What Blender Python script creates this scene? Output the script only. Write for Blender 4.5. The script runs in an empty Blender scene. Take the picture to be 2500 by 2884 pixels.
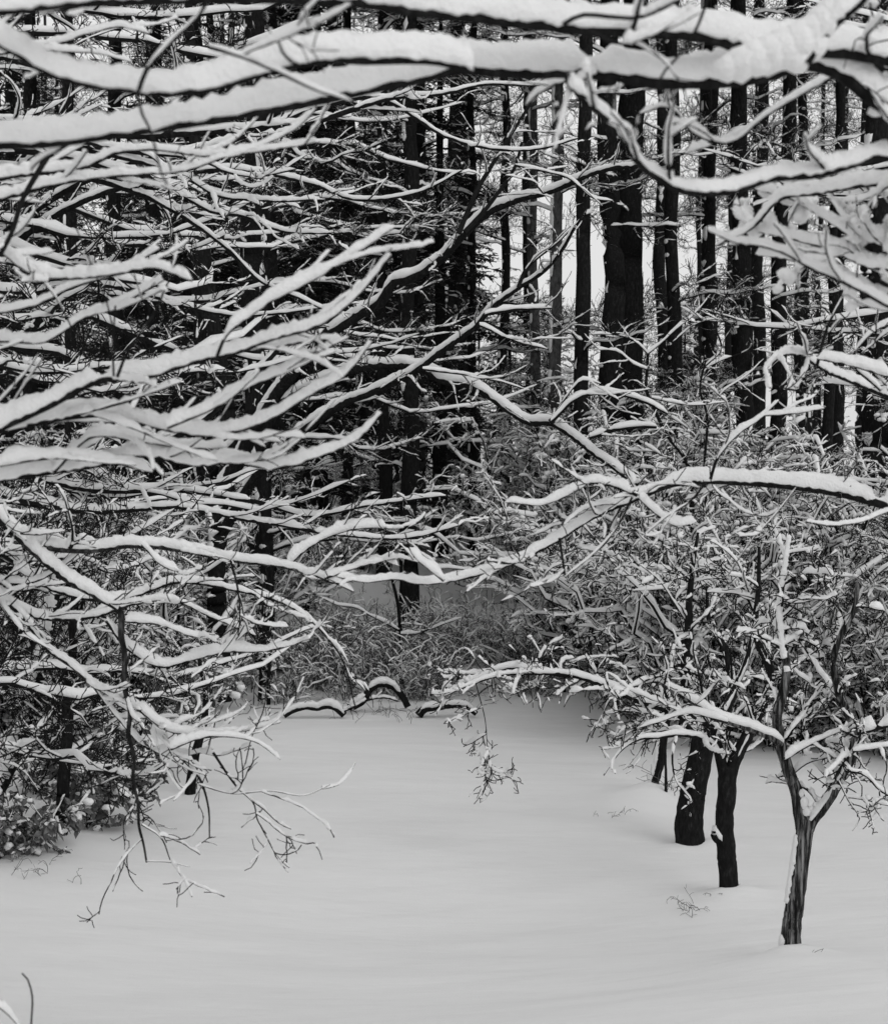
import bpy, math
import numpy as np

# ------------------------------------------------------------------ camera, sky, sun, exposure
scene = bpy.context.scene
FPX, CX, CY = 5880.0, 1250.0, 1442.0          # focal length and centre in photograph pixels
CAMZ, HORIZON = 4.5, 1150.0
PITCH = math.atan((CY - HORIZON) / FPX)
cam_data = bpy.data.cameras.new('camera')
cam = bpy.data.objects.new('camera', cam_data)
scene.collection.objects.link(cam)
cam.location = (0, 0, CAMZ)
cam.rotation_euler = (math.pi / 2 - PITCH, 0, 0)
cam_data.sensor_fit = 'HORIZONTAL'
cam_data.sensor_width = 36.0
cam_data.lens = 36.0 * FPX / 2500.0
cam_data.clip_start = 0.1
cam_data.clip_end = 2000
cam_data.dof.use_dof = True
cam_data.dof.focus_distance = 21.0
cam_data.dof.aperture_fstop = 6.3
scene.camera = cam

SUN_EL, SUN_AZ = math.radians(38), math.radians(140)
world = bpy.data.worlds.new('World')
scene.world = world
world.use_nodes = True
wn, wl = world.node_tree.nodes, world.node_tree.links
wn.clear()
w_out = wn.new('ShaderNodeOutputWorld')
w_bg = wn.new('ShaderNodeBackground')
w_sky = wn.new('ShaderNodeTexSky')
w_sky.sky_type = 'NISHITA'
w_sky.sun_disc = False
w_sky.sun_elevation = SUN_EL
w_sky.sun_rotation = SUN_AZ
w_sky.air_density = 1.0
w_sky.dust_density = 3.0
w_bw = wn.new('ShaderNodeRGBToBW')             # black-and-white picture: only the sky's brightness counts
w_mix = wn.new('ShaderNodeMix')
w_mix.data_type = 'FLOAT'
w_mix.inputs[0].default_value = 0.75           # a closed layer of cloud in front of the clear sky
w_mix.inputs[3].default_value = 10.2
wl.new(w_sky.outputs[0], w_bw.inputs[0])
wl.new(w_bw.outputs[0], w_mix.inputs[2])
wl.new(w_mix.outputs[0], w_bg.inputs['Color'])
w_bg.inputs['Strength'].default_value = 0.1
wl.new(w_bg.outputs[0], w_out.inputs['Surface'])

sun_data = bpy.data.lights.new('sun', 'SUN')
sun_data.energy = 0.7
sun_data.angle = math.radians(35)
sun_data.color = (1, 1, 1)
sun = bpy.data.objects.new('sun', sun_data)
scene.collection.objects.link(sun)
sun.rotation_euler = (math.pi / 2 - SUN_EL, 0, math.pi - SUN_AZ)

scene.view_settings.view_transform = 'Standard'
scene.view_settings.look = 'None'
scene.view_settings.gamma = 1
scene.view_settings.exposure = -0.12
scene.cycles.max_bounces = 2
scene.cycles.diffuse_bounces = 2
scene.cycles.glossy_bounces = 1
scene.cycles.use_denoising = True

rng = np.random.default_rng(11)
C = scene.collection
Z = np.array([0, 0, 1.0])


# ------------------------------------------------------------------ helpers
def tag(o, label=None, cat=None, group=None, kind=None):
    if label: o['label'] = label
    if cat: o['category'] = cat
    if group: o['group'] = group
    if kind: o['kind'] = kind
    return o


def empty(name, loc, label=None, cat=None, group=None):
    o = bpy.data.objects.new(name, None)
    o.empty_display_size = 0.3
    C.objects.link(o)
    o.location = [float(v) for v in loc]
    return tag(o, label, cat, group)


def copy_tree(o, parent=None):
    c = o.copy()
    C.objects.link(c)
    c.parent = parent
    for ch in list(o.children):
        copy_tree(ch, c)
    return c


class Geo:
    """Collects quads and builds ONE mesh object."""
    def __init__(self):
        self.V, self.F, self.n = [], [], 0

    def add(self, V, F):
        V = np.asarray(V, float).reshape(-1, 3)
        if len(V) == 0: return
        self.V.append(V)
        self.F.append(np.asarray(F).reshape(-1, 4) + self.n)
        self.n += len(V)

    def mesh(self, name, origin=(0, 0, 0), smooth=True):
        V = np.concatenate(self.V) - np.asarray(origin, float)
        F = np.concatenate(self.F)
        me = bpy.data.meshes.new(name)
        me.vertices.add(len(V))
        me.vertices.foreach_set('co', V.astype(np.float32).ravel())
        me.loops.add(F.size)
        me.loops.foreach_set('vertex_index', F.astype(np.int32).ravel())
        me.polygons.add(len(F))
        me.polygons.foreach_set('loop_start', np.arange(0, F.size, 4, dtype=np.int32))
        me.polygons.foreach_set('loop_total', np.full(len(F), 4, dtype=np.int32))
        me.update(calc_edges=True)
        if smooth:
            me.polygons.foreach_set('use_smooth', np.ones(len(F), dtype=bool))
        return me

    def build(self, name, mat, parent=None, origin=(0, 0, 0), smooth=True):
        if not self.V: return None
        me = self.mesh(name, origin, smooth)
        me.materials.append(mat)
        o = bpy.data.objects.new(name, me)
        C.objects.link(o)
        if name in ('snow', 'twigs', 'leaves', 'stalks'): o['kind'] = 'stuff'
        if parent is not None:
            o.parent = parent
        else:
            o.location = [float(v) for v in origin]
        return o


def hash3(i, j, k, seed):
    h = (i * 374761393 + j * 668265263 + k * 2147483647 + seed * 1274126177) & 0xffffffff
    h = ((h ^ (h >> 13)) * 1274126177) & 0xffffffff
    h = h ^ (h >> 16)
    return (h & 0xffff) / 32767.5 - 1.0


_q, _ = np.linalg.qr(np.random.default_rng(3).normal(size=(3, 3)))          # turned lattice: no rings along the axes


def vnoise(p, freq=1.0, seed=0):
    p = (np.asarray(p, float) * freq) @ _q
    b = np.floor(p).astype(np.int64)
    f = p - b
    f = f * f * (3 - 2 * f)
    out = 0
    for dx in (0, 1):
        wx = f[..., 0] if dx else 1 - f[..., 0]
        for dy in (0, 1):
            wy = f[..., 1] if dy else 1 - f[..., 1]
            for dz in (0, 1):
                wz = f[..., 2] if dz else 1 - f[..., 2]
                out = out + wx * wy * wz * hash3(b[..., 0] + dx, b[..., 1] + dy, b[..., 2] + dz, seed)
    return out


def norm(v):
    return v / np.maximum(np.linalg.norm(v, axis=-1, keepdims=True), 1e-9)


def sstep(a, b, x):
    t = np.clip((x - a) / (b - a), 0, 1)
    return t * t * (3 - 2 * t)


def frames(P):
    T = norm(np.gradient(P, axis=1))
    hor = np.stack([T[..., 1], -T[..., 0], np.zeros_like(T[..., 0])], -1)
    L = np.linalg.norm(hor, axis=-1, keepdims=True)
    base = np.zeros_like(hor); base[..., 0] = 1.0
    S = norm(hor + base * np.maximum(0, 0.12 - L) * 8)
    S = norm(S - T * np.sum(S * T, -1, keepdims=True))
    U = np.cross(S, T)
    U = np.where(U[..., 2:3] < 0, -U, U)
    return T, S, U


def ringfaces(N, K, m, closed=True):
    n = np.arange(N)[:, None, None] * K * m
    k = np.arange(K - 1)[None, :, None] * m
    j = np.arange(m if closed else m - 1)[None, None, :]
    j2 = (j + 1) % m
    a = n + k + j
    return np.stack([a, n + k + j2, n + k + m + j2, n + k + m + j], -1).reshape(-1, 4)


def tubes(geo, P, R, ns, rough=0.0, seed=0):
    P = np.asarray(P, float); R = np.asarray(R, float)
    if P.ndim == 2: P, R = P[None], R[None]
    if len(P) == 0: return
    N, K, _ = P.shape
    T, S, U = frames(P)
    a = np.arange(ns) / ns * 2 * math.pi
    off = S[:, :, None] * np.cos(a)[None, None, :, None] + U[:, :, None] * np.sin(a)[None, None, :, None]
    rad = R[:, :, None, None]
    if rough:
        q = P[:, :, None] + off * rad
        fq = np.clip(.8 / np.maximum(R.mean(), .004), 5, 40)
        rad = rad * (1 + rough * .8 * vnoise(q, fq, seed) + rough * .5 * vnoise(q, fq * 3.1, seed + 1))[..., None]
    geo.add(P[:, :, None] + off * rad, ringfaces(N, K, ns))


PROF = {
    3: np.array([(-1, -.15), (0, 1.0), (1, -.15)]),
    4: np.array([(-1, -.12), (-.62, .85), (.62, .85), (1, -.12)]),
    6: np.array([(-.9, -.25), (-1.05, .3), (-.5, .92), (.5, .92), (1.05, .3), (.9, -.25)]),
    10: np.array([(-.8, -.25), (-1.0, .05), (-1.1, .4), (-.85, .75), (-.35, .97), (.35, .97), (.85, .75), (1.1, .4), (1.0, .05), (.8, -.25)]),
}


def resample(P, R, m):
    """m times as many points by linear interpolation (m integer)."""
    if m <= 1: return P, R
    K = P.shape[1]
    x = np.linspace(0, K - 1, (K - 1) * m + 1)
    i = np.minimum(np.floor(x).astype(int), K - 2)
    f = x - i
    return (P[:, i] * (1 - f)[None, :, None] + P[:, i + 1] * f[None, :, None],
            R[:, i] * (1 - f) + R[:, i + 1] * f)


def caps(geo, P, R, h0, hk, prof=4, m=1, drop=0.25, freq=9.0, lump=.45, hmax=0.1, seed=0, wk=.28, edge=0.0, steep=(.3, .8), wmul=1.0):
    """Snow lying on top of branches: height h0 + hk*R, thinner on steep stretches, broken where it fell off."""
    P = np.asarray(P, float); R = np.asarray(R, float)
    if P.ndim == 2: P, R = P[None], R[None]
    if len(P) == 0: return
    P, R = resample(P, R, m)
    N, K, _ = P.shape
    T, S, U = frames(P)
    hf = np.sqrt(np.clip(1 - T[..., 2] ** 2, 0, 1))
    st = sstep(steep[0], steep[1], hf)
    H = np.minimum(h0 + hk * R, hmax) * st
    H = H * np.clip(1 + lump * (vnoise(P, freq * .55, seed) + .45 * vnoise(P, freq * 1.9, seed + 3)), .3, 2.0)
    keep = sstep(-.1, .14, vnoise(P, freq * .8, seed + 7) + (1 - 2.2 * drop) * .9)
    H = H * keep
    e = np.ones(K); e[-1] = 0.15; e[0] = .55
    H = H * e[None, :]
    W = (R * 1.0 + wk * H) * (0.35 + .65 * np.maximum(keep, .2)) * (.35 + .65 * st) * wmul
    W = W * (1 + .3 * vnoise(P, freq * 1.4, seed + 31))
    pr = PROF[prof]
    a, b = pr[:, 0], pr[:, 1]
    V = (P[:, :, None] + S[:, :, None] * (a[None, None, :] * W[:, :, None])[..., None])
    low = np.where(b < 0, 1.0, 0.0)
    zoff = R[:, :, None] * (.5 - .35 * low) + np.maximum(b, 0)[None, None, :] * H[:, :, None]
    V = V + zoff[..., None] * Z
    jit = np.where(b > .5, 1.0, .45) * np.minimum(H, .04)[:, :, None]
    V = V + Z * (jit * rng.normal(size=jit.shape) * .13)[..., None] + S[:, :, None] * (jit * rng.normal(size=jit.shape) * .10)[..., None]
    if edge:
        wgt = np.where(b < .5, 1.0, .3)
        amp = edge * np.clip(R * .55, .003, .02)[:, :, None] * wgt
        V = V + Z * (amp * (.6 * vnoise(V, 26, seed + 11) + .5 * vnoise(V, 70, seed + 12)))[..., None]
        V = V + S[:, :, None] * (amp * .6 * vnoise(V, 22, seed + 13))[..., None]
    geo.add(V, ringfaces(N, K, prof))


def plaster(geo, P, R, wind, h, seed=0, drop=.45, wmul=.8, freq=6.0):
    """Wind-blown snow stuck to one side of a standing or leaning stem."""
    P = np.asarray(P, float); R = np.asarray(R, float)
    if P.ndim == 2: P, R = P[None], R[None]
    P, R = resample(P, R, 3)
    N, K, _ = P.shape
    T = norm(np.gradient(P, axis=1))
    w = np.broadcast_to(np.asarray(wind, float), T.shape)
    D = norm(w - T * np.sum(w * T, -1, keepdims=True))
    S = norm(np.cross(T, D))
    keep = sstep(-.12, .12, vnoise(P, freq, seed) + .6 * vnoise(P, freq * 3.3, seed + 1) + (1 - 2 * drop) * .8)
    keep[:, -1] = 0
    H = (h * (1 + .5 * vnoise(P, freq * 4, seed + 2))) * keep
    W = R * wmul * (.15 + .85 * keep) * (1 + .3 * vnoise(P, freq * 5, seed + 5) + .25 * vnoise(P, freq * 14, seed + 6))
    pr = PROF[6]
    a, b = pr[:, 0], pr[:, 1]
    base = R * np.sqrt(np.clip(1 - np.minimum(W / R, .98) ** 2, 0, 1)) * np.where(keep > .05, .96, .7)
    V = P[:, :, None] + S[:, :, None] * (a * W[:, :, None])[..., None] + D[:, :, None] * (base[:, :, None] + b * (H[:, :, None] + (R - base)[:, :, None] * keep[:, :, None]))[..., None]
    geo.add(V, ringfaces(N, K, 6))


_bs = []
def blob(geo, c, r, squash=.75, seed=0, rough=.28):
    if not _bs:
        nu, nv = 8, 6
        u = np.arange(nu) / nu * 2 * math.pi
        v = np.linspace(0.02, math.pi - .02, nv)
        _bs.append(np.stack([np.sin(v)[:, None] * np.cos(u), np.sin(v)[:, None] * np.sin(u), np.cos(v)[:, None] * np.ones(nu)], -1))
    d = _bs[0]
    c = np.asarray(c, float)
    p = d * r * np.array([1, 1, squash])
    p = p * (1 + rough * vnoise(c + p, 1.1 / r, seed) + .5 * rough * vnoise(c + p, 2.6 / r, seed + 1))[..., None]
    geo.add(c + p, ringfaces(1, d.shape[0], d.shape[1]))


def pads(geo, P, n, r, seed=0, flat=(.55, .9), spread=.75):
    """Clods of snow caught in crotches and on twigs: each a few lumps run together."""
    if P.ndim == 2: P = P[None]
    for k in range(n):
        i, j = rng.integers(len(P)), rng.integers(0, P.shape[1] - 1)
        t = norm(P[i, j + 1] - P[i, j])
        br = rng.uniform(*r)
        for q in range(3):
            c = P[i, j] + t * br * rng.normal() * spread + rng.normal(size=3) * br * .25 + Z * br * .2
            blob(geo, c, br * rng.uniform(.45, .9), rng.uniform(*flat), seed + 3 * k + q, .5)


def px(x, y, d):
    a, b = (x - CX) / FPX, (CY - y) / FPX
    c, s = math.cos(PITCH), math.sin(PITCH)
    v = np.array([a, c + b * s, -s + b * c])
    return np.array([0, 0, CAMZ]) + v * (d / v[1])


def spline(pts, n):
    """Smooth curve through pts (M,D), chord-length parameter -> n points evenly spread along it."""
    p = np.asarray(pts, float)
    u = np.concatenate([[0], np.cumsum(np.maximum(np.linalg.norm(np.diff(p[:, :3], axis=0), axis=1), 1e-6))])
    sl = np.diff(p, axis=0) / np.diff(u)[:, None]
    m = np.concatenate([[sl[0]], (sl[:-1] * np.diff(u)[1:, None] + sl[1:] * np.diff(u)[:-1, None]) / (u[2:] - u[:-2])[:, None], [sl[-1]]])
    x = np.linspace(0, u[-1], n)
    i = np.clip(np.searchsorted(u, x, 'right') - 1, 0, len(u) - 2)
    h = (u[i + 1] - u[i])[:, None]
    f = (x - u[i])[:, None] / h
    return p[i] * (2 * f ** 3 - 3 * f ** 2 + 1) + m[i] * h * (f ** 3 - 2 * f ** 2 + f) + p[i + 1] * (3 * f ** 2 - 2 * f ** 3) + m[i + 1] * h * (f ** 3 - f ** 2)


def trace(pts, d, r, step=.02, wob=0.0, seed=0):
    """Photograph pixels (base to tip) -> 3-D centreline with its radii; d and r are end values or (begin, end)."""
    d0, d1 = d if isinstance(d, tuple) else (d, d)
    r0, r1 = r if isinstance(r, tuple) else (r, r)
    P2 = np.asarray(pts, float)
    seg = np.concatenate([[0], np.cumsum(np.linalg.norm(np.diff(P2, axis=0), axis=1))])
    t = seg / seg[-1]
    K3 = np.array([px(x, y, d0 + (d1 - d0) * q) for (x, y), q in zip(P2, t)])
    L = np.linalg.norm(np.diff(K3, axis=0), axis=1).sum()
    n = int(max(8, min(160, L / step)))
    A = spline(np.column_stack([K3, t]), n)
    P, t = A[:, :3], np.clip(A[:, 3], 0, 1)
    if wob:
        P = P + wob * np.stack([vnoise(P, 3, seed + 1), vnoise(P, 3, seed + 2), vnoise(P, 3, seed + 3)], -1)
    return P, r0 + (r1 - r0) * t ** .9


def grow(P, R, n, L, K, ang=(35, 65), t=(.1, 1.), planar=.7, up=.1, lift=.15, wander=.25, rr=.6, rmax=9., rtip=.0015, zig=0., bias=None, taper=.5, lvar=.55):
    """n side shoots on the polylines P (N,K,3); vectorised."""
    if P.ndim == 2: P, R = P[None], R[None]
    if len(P) == 0 or n <= 0: return np.zeros((0, K, 3)), np.zeros((0, K))
    N, K0, _ = P.shape
    seg = np.linalg.norm(np.diff(P, axis=1), axis=-1).sum(1)
    pi = rng.choice(N, n, p=seg / seg.sum())
    tt = t[0] + (t[1] - t[0]) * rng.random(n)
    x = tt * (K0 - 1)
    i = np.minimum(x.astype(int), K0 - 2)
    f = (x - i)[:, None]
    B = P[pi, i] * (1 - f) + P[pi, i + 1] * f
    Rb = (R[pi, i] * (1 - f[:, 0]) + R[pi, i + 1] * f[:, 0])
    T = norm(P[pi, i + 1] - P[pi, i])
    S = np.stack([T[:, 1], -T[:, 0], np.zeros(n)], -1)
    rnd = rng.normal(size=(n, 3)); rnd[:, 2] = 0
    S = norm(S + rnd * .15)
    U = np.cross(S, T); U = np.where(U[:, 2:3] < 0, -U, U)
    side = rng.choice([-1, 1], n)[:, None]
    w = rng.normal(size=(n, 1)) * (1 - planar) * 1.4 + up
    lat = S * side * (planar + .25) + U * w
    if bias is not None: lat = norm(lat) + np.asarray(bias, float)
    lat = norm(lat)
    an = np.radians(rng.uniform(ang[0], ang[1], n))[:, None]
    D = norm(T * np.cos(an) + lat * np.sin(an))
    ln = L * (1 - taper * tt) * (1 - lvar * rng.random(n))
    out = np.zeros((n, K, 3)); out[:, 0] = B
    wd = rng.normal(size=(n, 3)) * wander
    zg = lat * zig
    for k in range(1, K):
        D = norm(D + (wd + rng.normal(size=(n, 3)) * wander * 1.3) / K + Z * lift / K + zg * (1 if k % 2 else -1))
        out[:, k] = out[:, k - 1] + D * (ln / (K - 1))[:, None]
    r0 = np.minimum(np.minimum(Rb * rr, rmax), .004 + ln * .022)
    r0 = np.maximum(r0, rtip * 1.2)
    s = np.linspace(0, 1, K) ** .8
    return out, r0[:, None] * (1 - s) + np.minimum(rtip, r0)[:, None] * s


# ------------------------------------------------------------------ materials
def mat(name, base, rough=.9, var=None, scale=8., bump=0., bscale=60., stretch=(1, 1, 1), spec=.06, detail=5):
    m = bpy.data.materials.new(name)
    m.use_nodes = True
    nt = m.node_tree
    b = nt.nodes['Principled BSDF']
    b.inputs['Roughness'].default_value = rough
    b.inputs['Specular IOR Level'].default_value = spec
    g = lambda v: (v, v, v, 1)
    b.inputs['Base Color'].default_value = g(base)
    tc = nt.nodes.new('ShaderNodeTexCoord')
    mp = nt.nodes.new('ShaderNodeMapping')
    mp.inputs['Scale'].default_value = stretch
    nt.links.new(tc.outputs['Object'], mp.inputs['Vector'])
    if var:
        n = nt.nodes.new('ShaderNodeTexNoise')
        n.inputs['Scale'].default_value = scale
        n.inputs['Detail'].default_value = detail
        n.inputs['Roughness'].default_value = .65
        r = nt.nodes.new('ShaderNodeValToRGB')
        els = r.color_ramp.elements
        els[0].position, els[1].position = var[0][0], var[-1][0]
        els[0].color, els[1].color = g(var[0][1]), g(var[-1][1])
        for p, v in var[1:-1]:
            e = els.new(p); e.color = g(v)
        nt.links.new(mp.outputs[0], n.inputs['Vector'])
        nt.links.new(n.outputs['Fac'], r.inputs[0])
        nt.links.new(r.outputs[0], b.inputs['Base Color'])
    if bump:
        n = nt.nodes.new('ShaderNodeTexNoise')
        n.inputs['Scale'].default_value = bscale
        n.inputs['Detail'].default_value = 4
        bp = nt.nodes.new('ShaderNodeBump')
        bp.inputs['Strength'].default_value = bump
        bp.inputs['Distance'].default_value = .02
        nt.links.new(mp.outputs[0], n.inputs['Vector'])
        nt.links.new(n.outputs['Fac'], bp.inputs['Height'])
        nt.links.new(bp.outputs[0], b.inputs['Normal'])
    return m


M_SNOW = mat('branch_snow', .8, .75, var=[(.3, .74), (.7, .83)], scale=5, bump=.5, bscale=70, spec=.1)
M_BARK = mat('dark_bark', .02, .95, var=[(.3, .006), (.55, .014), (.75, .035)], scale=30, bump=.6, bscale=60, stretch=(1, 1, .35))
M_TWIG = mat('twig_bark', .014, .95, var=[(.3, .007), (.7, .02)], scale=20)
M_LICHEN = mat('lichen_bark', .05, .95, var=[(.35, .008), (.52, .022), (.64, .07), (.78, .16)], scale=26, bump=.8, bscale=50, stretch=(1, 1, .4))
M_WEATHER = mat('split_grey_wood', .08, .95, var=[(.4, .008), (.49, .03), (.57, .14), (.7, .3)], scale=40, bump=.9, bscale=60, stretch=(1, 1, .07))
M_GREYBARK = mat('grey_bark', .08, .95, var=[(.3, .03), (.7, .12)], scale=22, bump=.5, bscale=40, stretch=(1, 1, .4))
M_NEEDLE = mat('evergreen_needles', .02, .95, var=[(.3, .01), (.7, .035)], scale=6)
M_FINE = mat('fine_twig_bark', .06, .95, var=[(.3, .03), (.7, .09)], scale=12)
M_LEAF = mat('dry_leaves', .13, .8, var=[(.3, .07), (.7, .2)], scale=9)
M_WEED = mat('dry_weed', .1, .9, var=[(.3, .05), (.7, .16)], scale=9)


# ------------------------------------------------------------------ ground
mounds = []          # (x, y, height, radius) piled against stems


def ground0(x, y):
    x = np.asarray(x, float); y = np.asarray(y, float)
    p = np.stack([x, y, np.zeros_like(x)], -1)
    z = .10 * vnoise(p, .16, 5) + .05 * vnoise(p, .42, 6)
    u = (x + y * .18)
    q = np.stack([u * .55, y * 1.7, np.zeros_like(x)], -1)
    z = z + .03 * vnoise(q, .5, 8) + .012 * vnoise(q, 1.1, 18)
    z = z + .75 * np.exp(-(((x - 3.4) / 4.2) ** 2 + ((y - 11.5) / 4.5) ** 2)) - .3 * np.exp(-(((x - .4) / 3.2) ** 2 + ((y - 18.0) / 3.2) ** 2)) + .25 * np.exp(-(((x + 1.5) / 3.5) ** 2 + ((y - 25) / 4.) ** 2))
    e = 32.5 - 3.0 * sstep(1.0, 4.0, x)                                          # foot of the wooded bank behind the clearing
    z = z + 1.9 * sstep(e, e + 17 - 5 * sstep(1.0, 4.0, x), y) + .012 * np.maximum(y - e - 9, 0)
    z = z + sstep(e - 1, e + 3, y) * (.14 * vnoise(p, .8, 9) + .09 * vnoise(p, 2.1, 19))
    return z


def ground(x, y):
    z = ground0(x, y)
    for mx, my, mh, mr in mounds:
        r2 = ((x - mx) ** 2 + (y - my) ** 2) / mr ** 2
        z = z + mh * np.exp(-r2)
    return z


def foot(x, y):
    """Where the view ray through photograph pixel (x, y) meets the snow."""
    d = 20.0
    for _ in range(30):
        p = px(x, y, d)
        gz = float(ground0(np.array(p[0]), np.array(p[1])))
        t = (CAMZ - gz) / max(CAMZ - p[2], 1e-3)
        d = d * (.5 + .5 * t)
    return px(x, y, d)


def onground(x, y):
    return np.array([x, y, float(ground0(np.array(float(x)), np.array(float(y))))])


# ------------------------------------------------------------------ boughs traced in the photograph
def plen(P):
    return float(np.linalg.norm(np.diff(P, axis=0), axis=1).sum())


def bough(root, org, pts, d, r, h=.06, lev=(), extra=(), name='bough', bark=M_BARK, ns=10, drop=.04, seed=1, label=None,
          step=.02, wob=.0, prof=10, hmax=.12, lump=.3, twig_snow=1.0, snow_freq=6., blobs=0, blob_r=(.012, .024), edge=1.0, steep=(.3, .8)):
    P, R = trace(pts, d, r, step, wob, seed)
    g, gs, gt = Geo(), Geo(), Geo()
    tubes(g, P, R, ns, rough=.10, seed=seed)
    o = g.build(name, bark, root, org)
    if label: o['label'] = label
    hh = h / max(R[0], 1e-4)
    # snow height follows h, thinning towards the tip
    caps(gs, P, R, h * .25, hh * .75, prof=prof, drop=drop, freq=snow_freq, lump=lump, hmax=hmax, seed=seed, edge=edge, wk=.14, steep=steep)
    lines = [(P, R)]
    for e in extra:
        ep, er = e[0], e[1]
        ed = e[2] if len(e) > 2 else d
        eh = e[3] if len(e) > 3 else h * .6
        p2, r2 = trace(ep, ed, er, step * 1.2, wob, seed)
        tubes(gt, p2, r2, max(5, ns - 3), rough=.08, seed=seed + 4)
        if eh > 0:
            caps(gs, p2, r2, eh * .4, eh * .6 / max(r2[0], 1e-4), prof=6, drop=max(drop, .12), freq=11, lump=.4, hmax=hmax, seed=seed + 9, edge=edge * .8, steep=steep)
        lines.append((p2, r2))
    levs = [[(p[None], q[None]) for p, q in lines]]
    for li, lv in enumerate(lev):
        nxt = []
        per_m, L, K = lv['n'], lv['L'], lv['K']
        kw = {k: v for k, v in lv.items() if k not in ('n', 'L', 'K', 'h0', 'hk', 'drop', 'ns', 'prof', 'm', 'hmax', 'src')}
        srcs = levs[-1] if lv.get('src') != 'all' else [q for l in levs for q in l]
        for (pp, rr_) in srcs:
            tot = np.linalg.norm(np.diff(pp, axis=1), axis=-1).sum()
            n = int(per_m * tot + rng.random())
            cp, cr = grow(pp, rr_, n, L, K, **kw)
            if len(cp) == 0: continue
            tubes(gt, cp, cr, lv.get('ns', 5))
            caps(gs, cp, cr, lv.get('h0', .012) * twig_snow, lv.get('hk', 2.0) * twig_snow, prof=lv.get('prof', 6), m=lv.get('m', 2), drop=lv.get('drop', .25),
                 freq=lv.get('freq', 20), lump=.6, hmax=lv.get('hmax', .05), seed=seed + 20 + li, wk=.25, steep=steep)
            nxt.append((cp, cr))
            if blobs and li < 2:
                pads(gs, cp, int(n * blobs), blob_r, seed + 70 + li)
        levs.append(nxt)
    tw = gt.build('twigs', M_TWIG, o, org)
    if tw: tw['kind'] = 'stuff'
    gs.build('snow', M_SNOW, o, org)
    return P, R


def stem(root, org, P, R, name='trunk', bark=M_BARK, ns=12, rough=.12, wind=None, seed=3, drop=.5, h=.02, freq=6., wmul=.8):
    g = Geo(); tubes(g, P, R, ns, rough=rough, seed=seed)
    o = g.build(name, bark, root, org)
    if wind is not None:
        gs = Geo(); plaster(gs, P, R, wind, h, seed=seed, drop=drop, freq=freq, wmul=wmul)
        gs.build('snow', M_SNOW, o, org)
    return o


def straight(p0, p1, r0, r1, n=30, wob=.05, seed=0, flare=.0):
    t = np.linspace(0, 1, n)[:, None]
    P = p0 * (1 - t) + p1 * t
    w = np.stack([vnoise(P, .5, seed), vnoise(P, .5, seed + 1), 0 * P[:, 0]], -1) * wob * np.sin(np.clip(t * 8, 0, 1.57))
    R = r0 + (r1 - r0) * t[:, 0] + flare * np.exp(-t[:, 0] * n / 2.2)
    return P + w, R


def stand(x, y, sink=.15):
    p = onground(x, y); p[2] -= sink
    return p


# side-shoot recipes for the near boughs: fans of flat sprays, each twig carrying its own snow
NEAR = [dict(n=3.2, L=.6, K=11, ang=(28, 60), planar=.7, up=.12, lift=.35, wander=.5, rr=.5, rmax=.007, rtip=.0024, h0=.012, hk=2.6, drop=.14, hmax=.034, m=2, ns=6, zig=.04),
        dict(n=6.5, L=.24, K=7, ang=(30, 65), planar=.55, up=.15, lift=.3, wander=.6, rr=.6, rmax=.004, rtip=.0018, h0=.008, hk=1.8, drop=.38, hmax=.018, m=2, zig=.07),
        dict(n=9.0, L=.11, K=4, ang=(35, 70), planar=.4, up=.15, lift=.2, wander=.7, rr=.7, rmax=.0025, rtip=.0016, h0=.003, hk=1.2, drop=.72, hmax=.012, m=1, ns=4, prof=4, zig=.12)]
MID = [dict(n=4.2, L=1.0, K=12, ang=(25, 60), planar=.6, up=.05, lift=.3, wander=.8, rr=.5, rmax=.011, rtip=.0035, h0=.014, hk=1.8, drop=.16, hmax=.04, m=2, ns=5, zig=.08),
       dict(n=7.0, L=.42, K=7, ang=(30, 65), planar=.5, up=.1, lift=.3, wander=.9, rr=.6, rmax=.006, rtip=.003, h0=.010, hk=1.6, drop=.42, hmax=.022, m=2, ns=4, prof=4, zig=.12),
       dict(n=9.0, L=.19, K=4, ang=(35, 70), planar=.4, up=.1, lift=.2, wander=.9, rr=.7, rmax=.004, rtip=.0027, h0=.004, hk=1.0, drop=.78, hmax=.014, m=1, ns=3, prof=4, zig=.14)]


def only(l, **kw):
    out = [dict(q) for q in l]
    for k, v in kw.items():
        lv, key = k.split('_', 1)
        out[int(lv[1:])][key] = v
    return out


# --- near tree on the right: its trunk stands just outside the view
org = stand(1.95, 6.2)
tr = empty('overhanging_tree', org, 'near tree whose heavy snow-laden boughs cross the top of the view', 'tree')
P, R = straight(org, org + np.array([.15, .0, 8.5]), .17, .09, 40, .12, 31, .06)
stem(tr, org, P, R, ns=14, seed=5, drop=.62)
D5 = 5.2
bough(tr, org, [(3080, 640), (2780, 450), (2500, 310), (2422, 250), (2345, 195), (2268, 178), (2185, 203), (2073, 226), (1947, 231), (1843, 230), (1738, 212), (1640, 203), (1459, 203), (1362, 196), (1292, 192), (1214, 212), (1046, 247), (872, 285), (697, 317), (488, 352), (279, 383), (139, 402), (0, 408), (-300, 430)],
      (6.1, 5.1), (.024, .0115), h=.082, seed=41, hmax=.13, lev=only(NEAR, l0_n=1.6, l0_lift=-.1, l0_up=-.05), lump=.25, blobs=.06,
      extra=[([(2268, 178), (2320, 100), (2345, 73), (2429, 0), (2520, -120)], (.014, .008), 5.2, .07),
             ([(2003, -40), (1955, 91), (1913, 153), (1857, 223), (1848, 260)], (.0045, .003), 5.0, 0.0),
             ([(1592, 205), (1600, 240), (1655, 275)], (.006, .003), 5.1, .05)])
_g = Geo()
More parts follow.
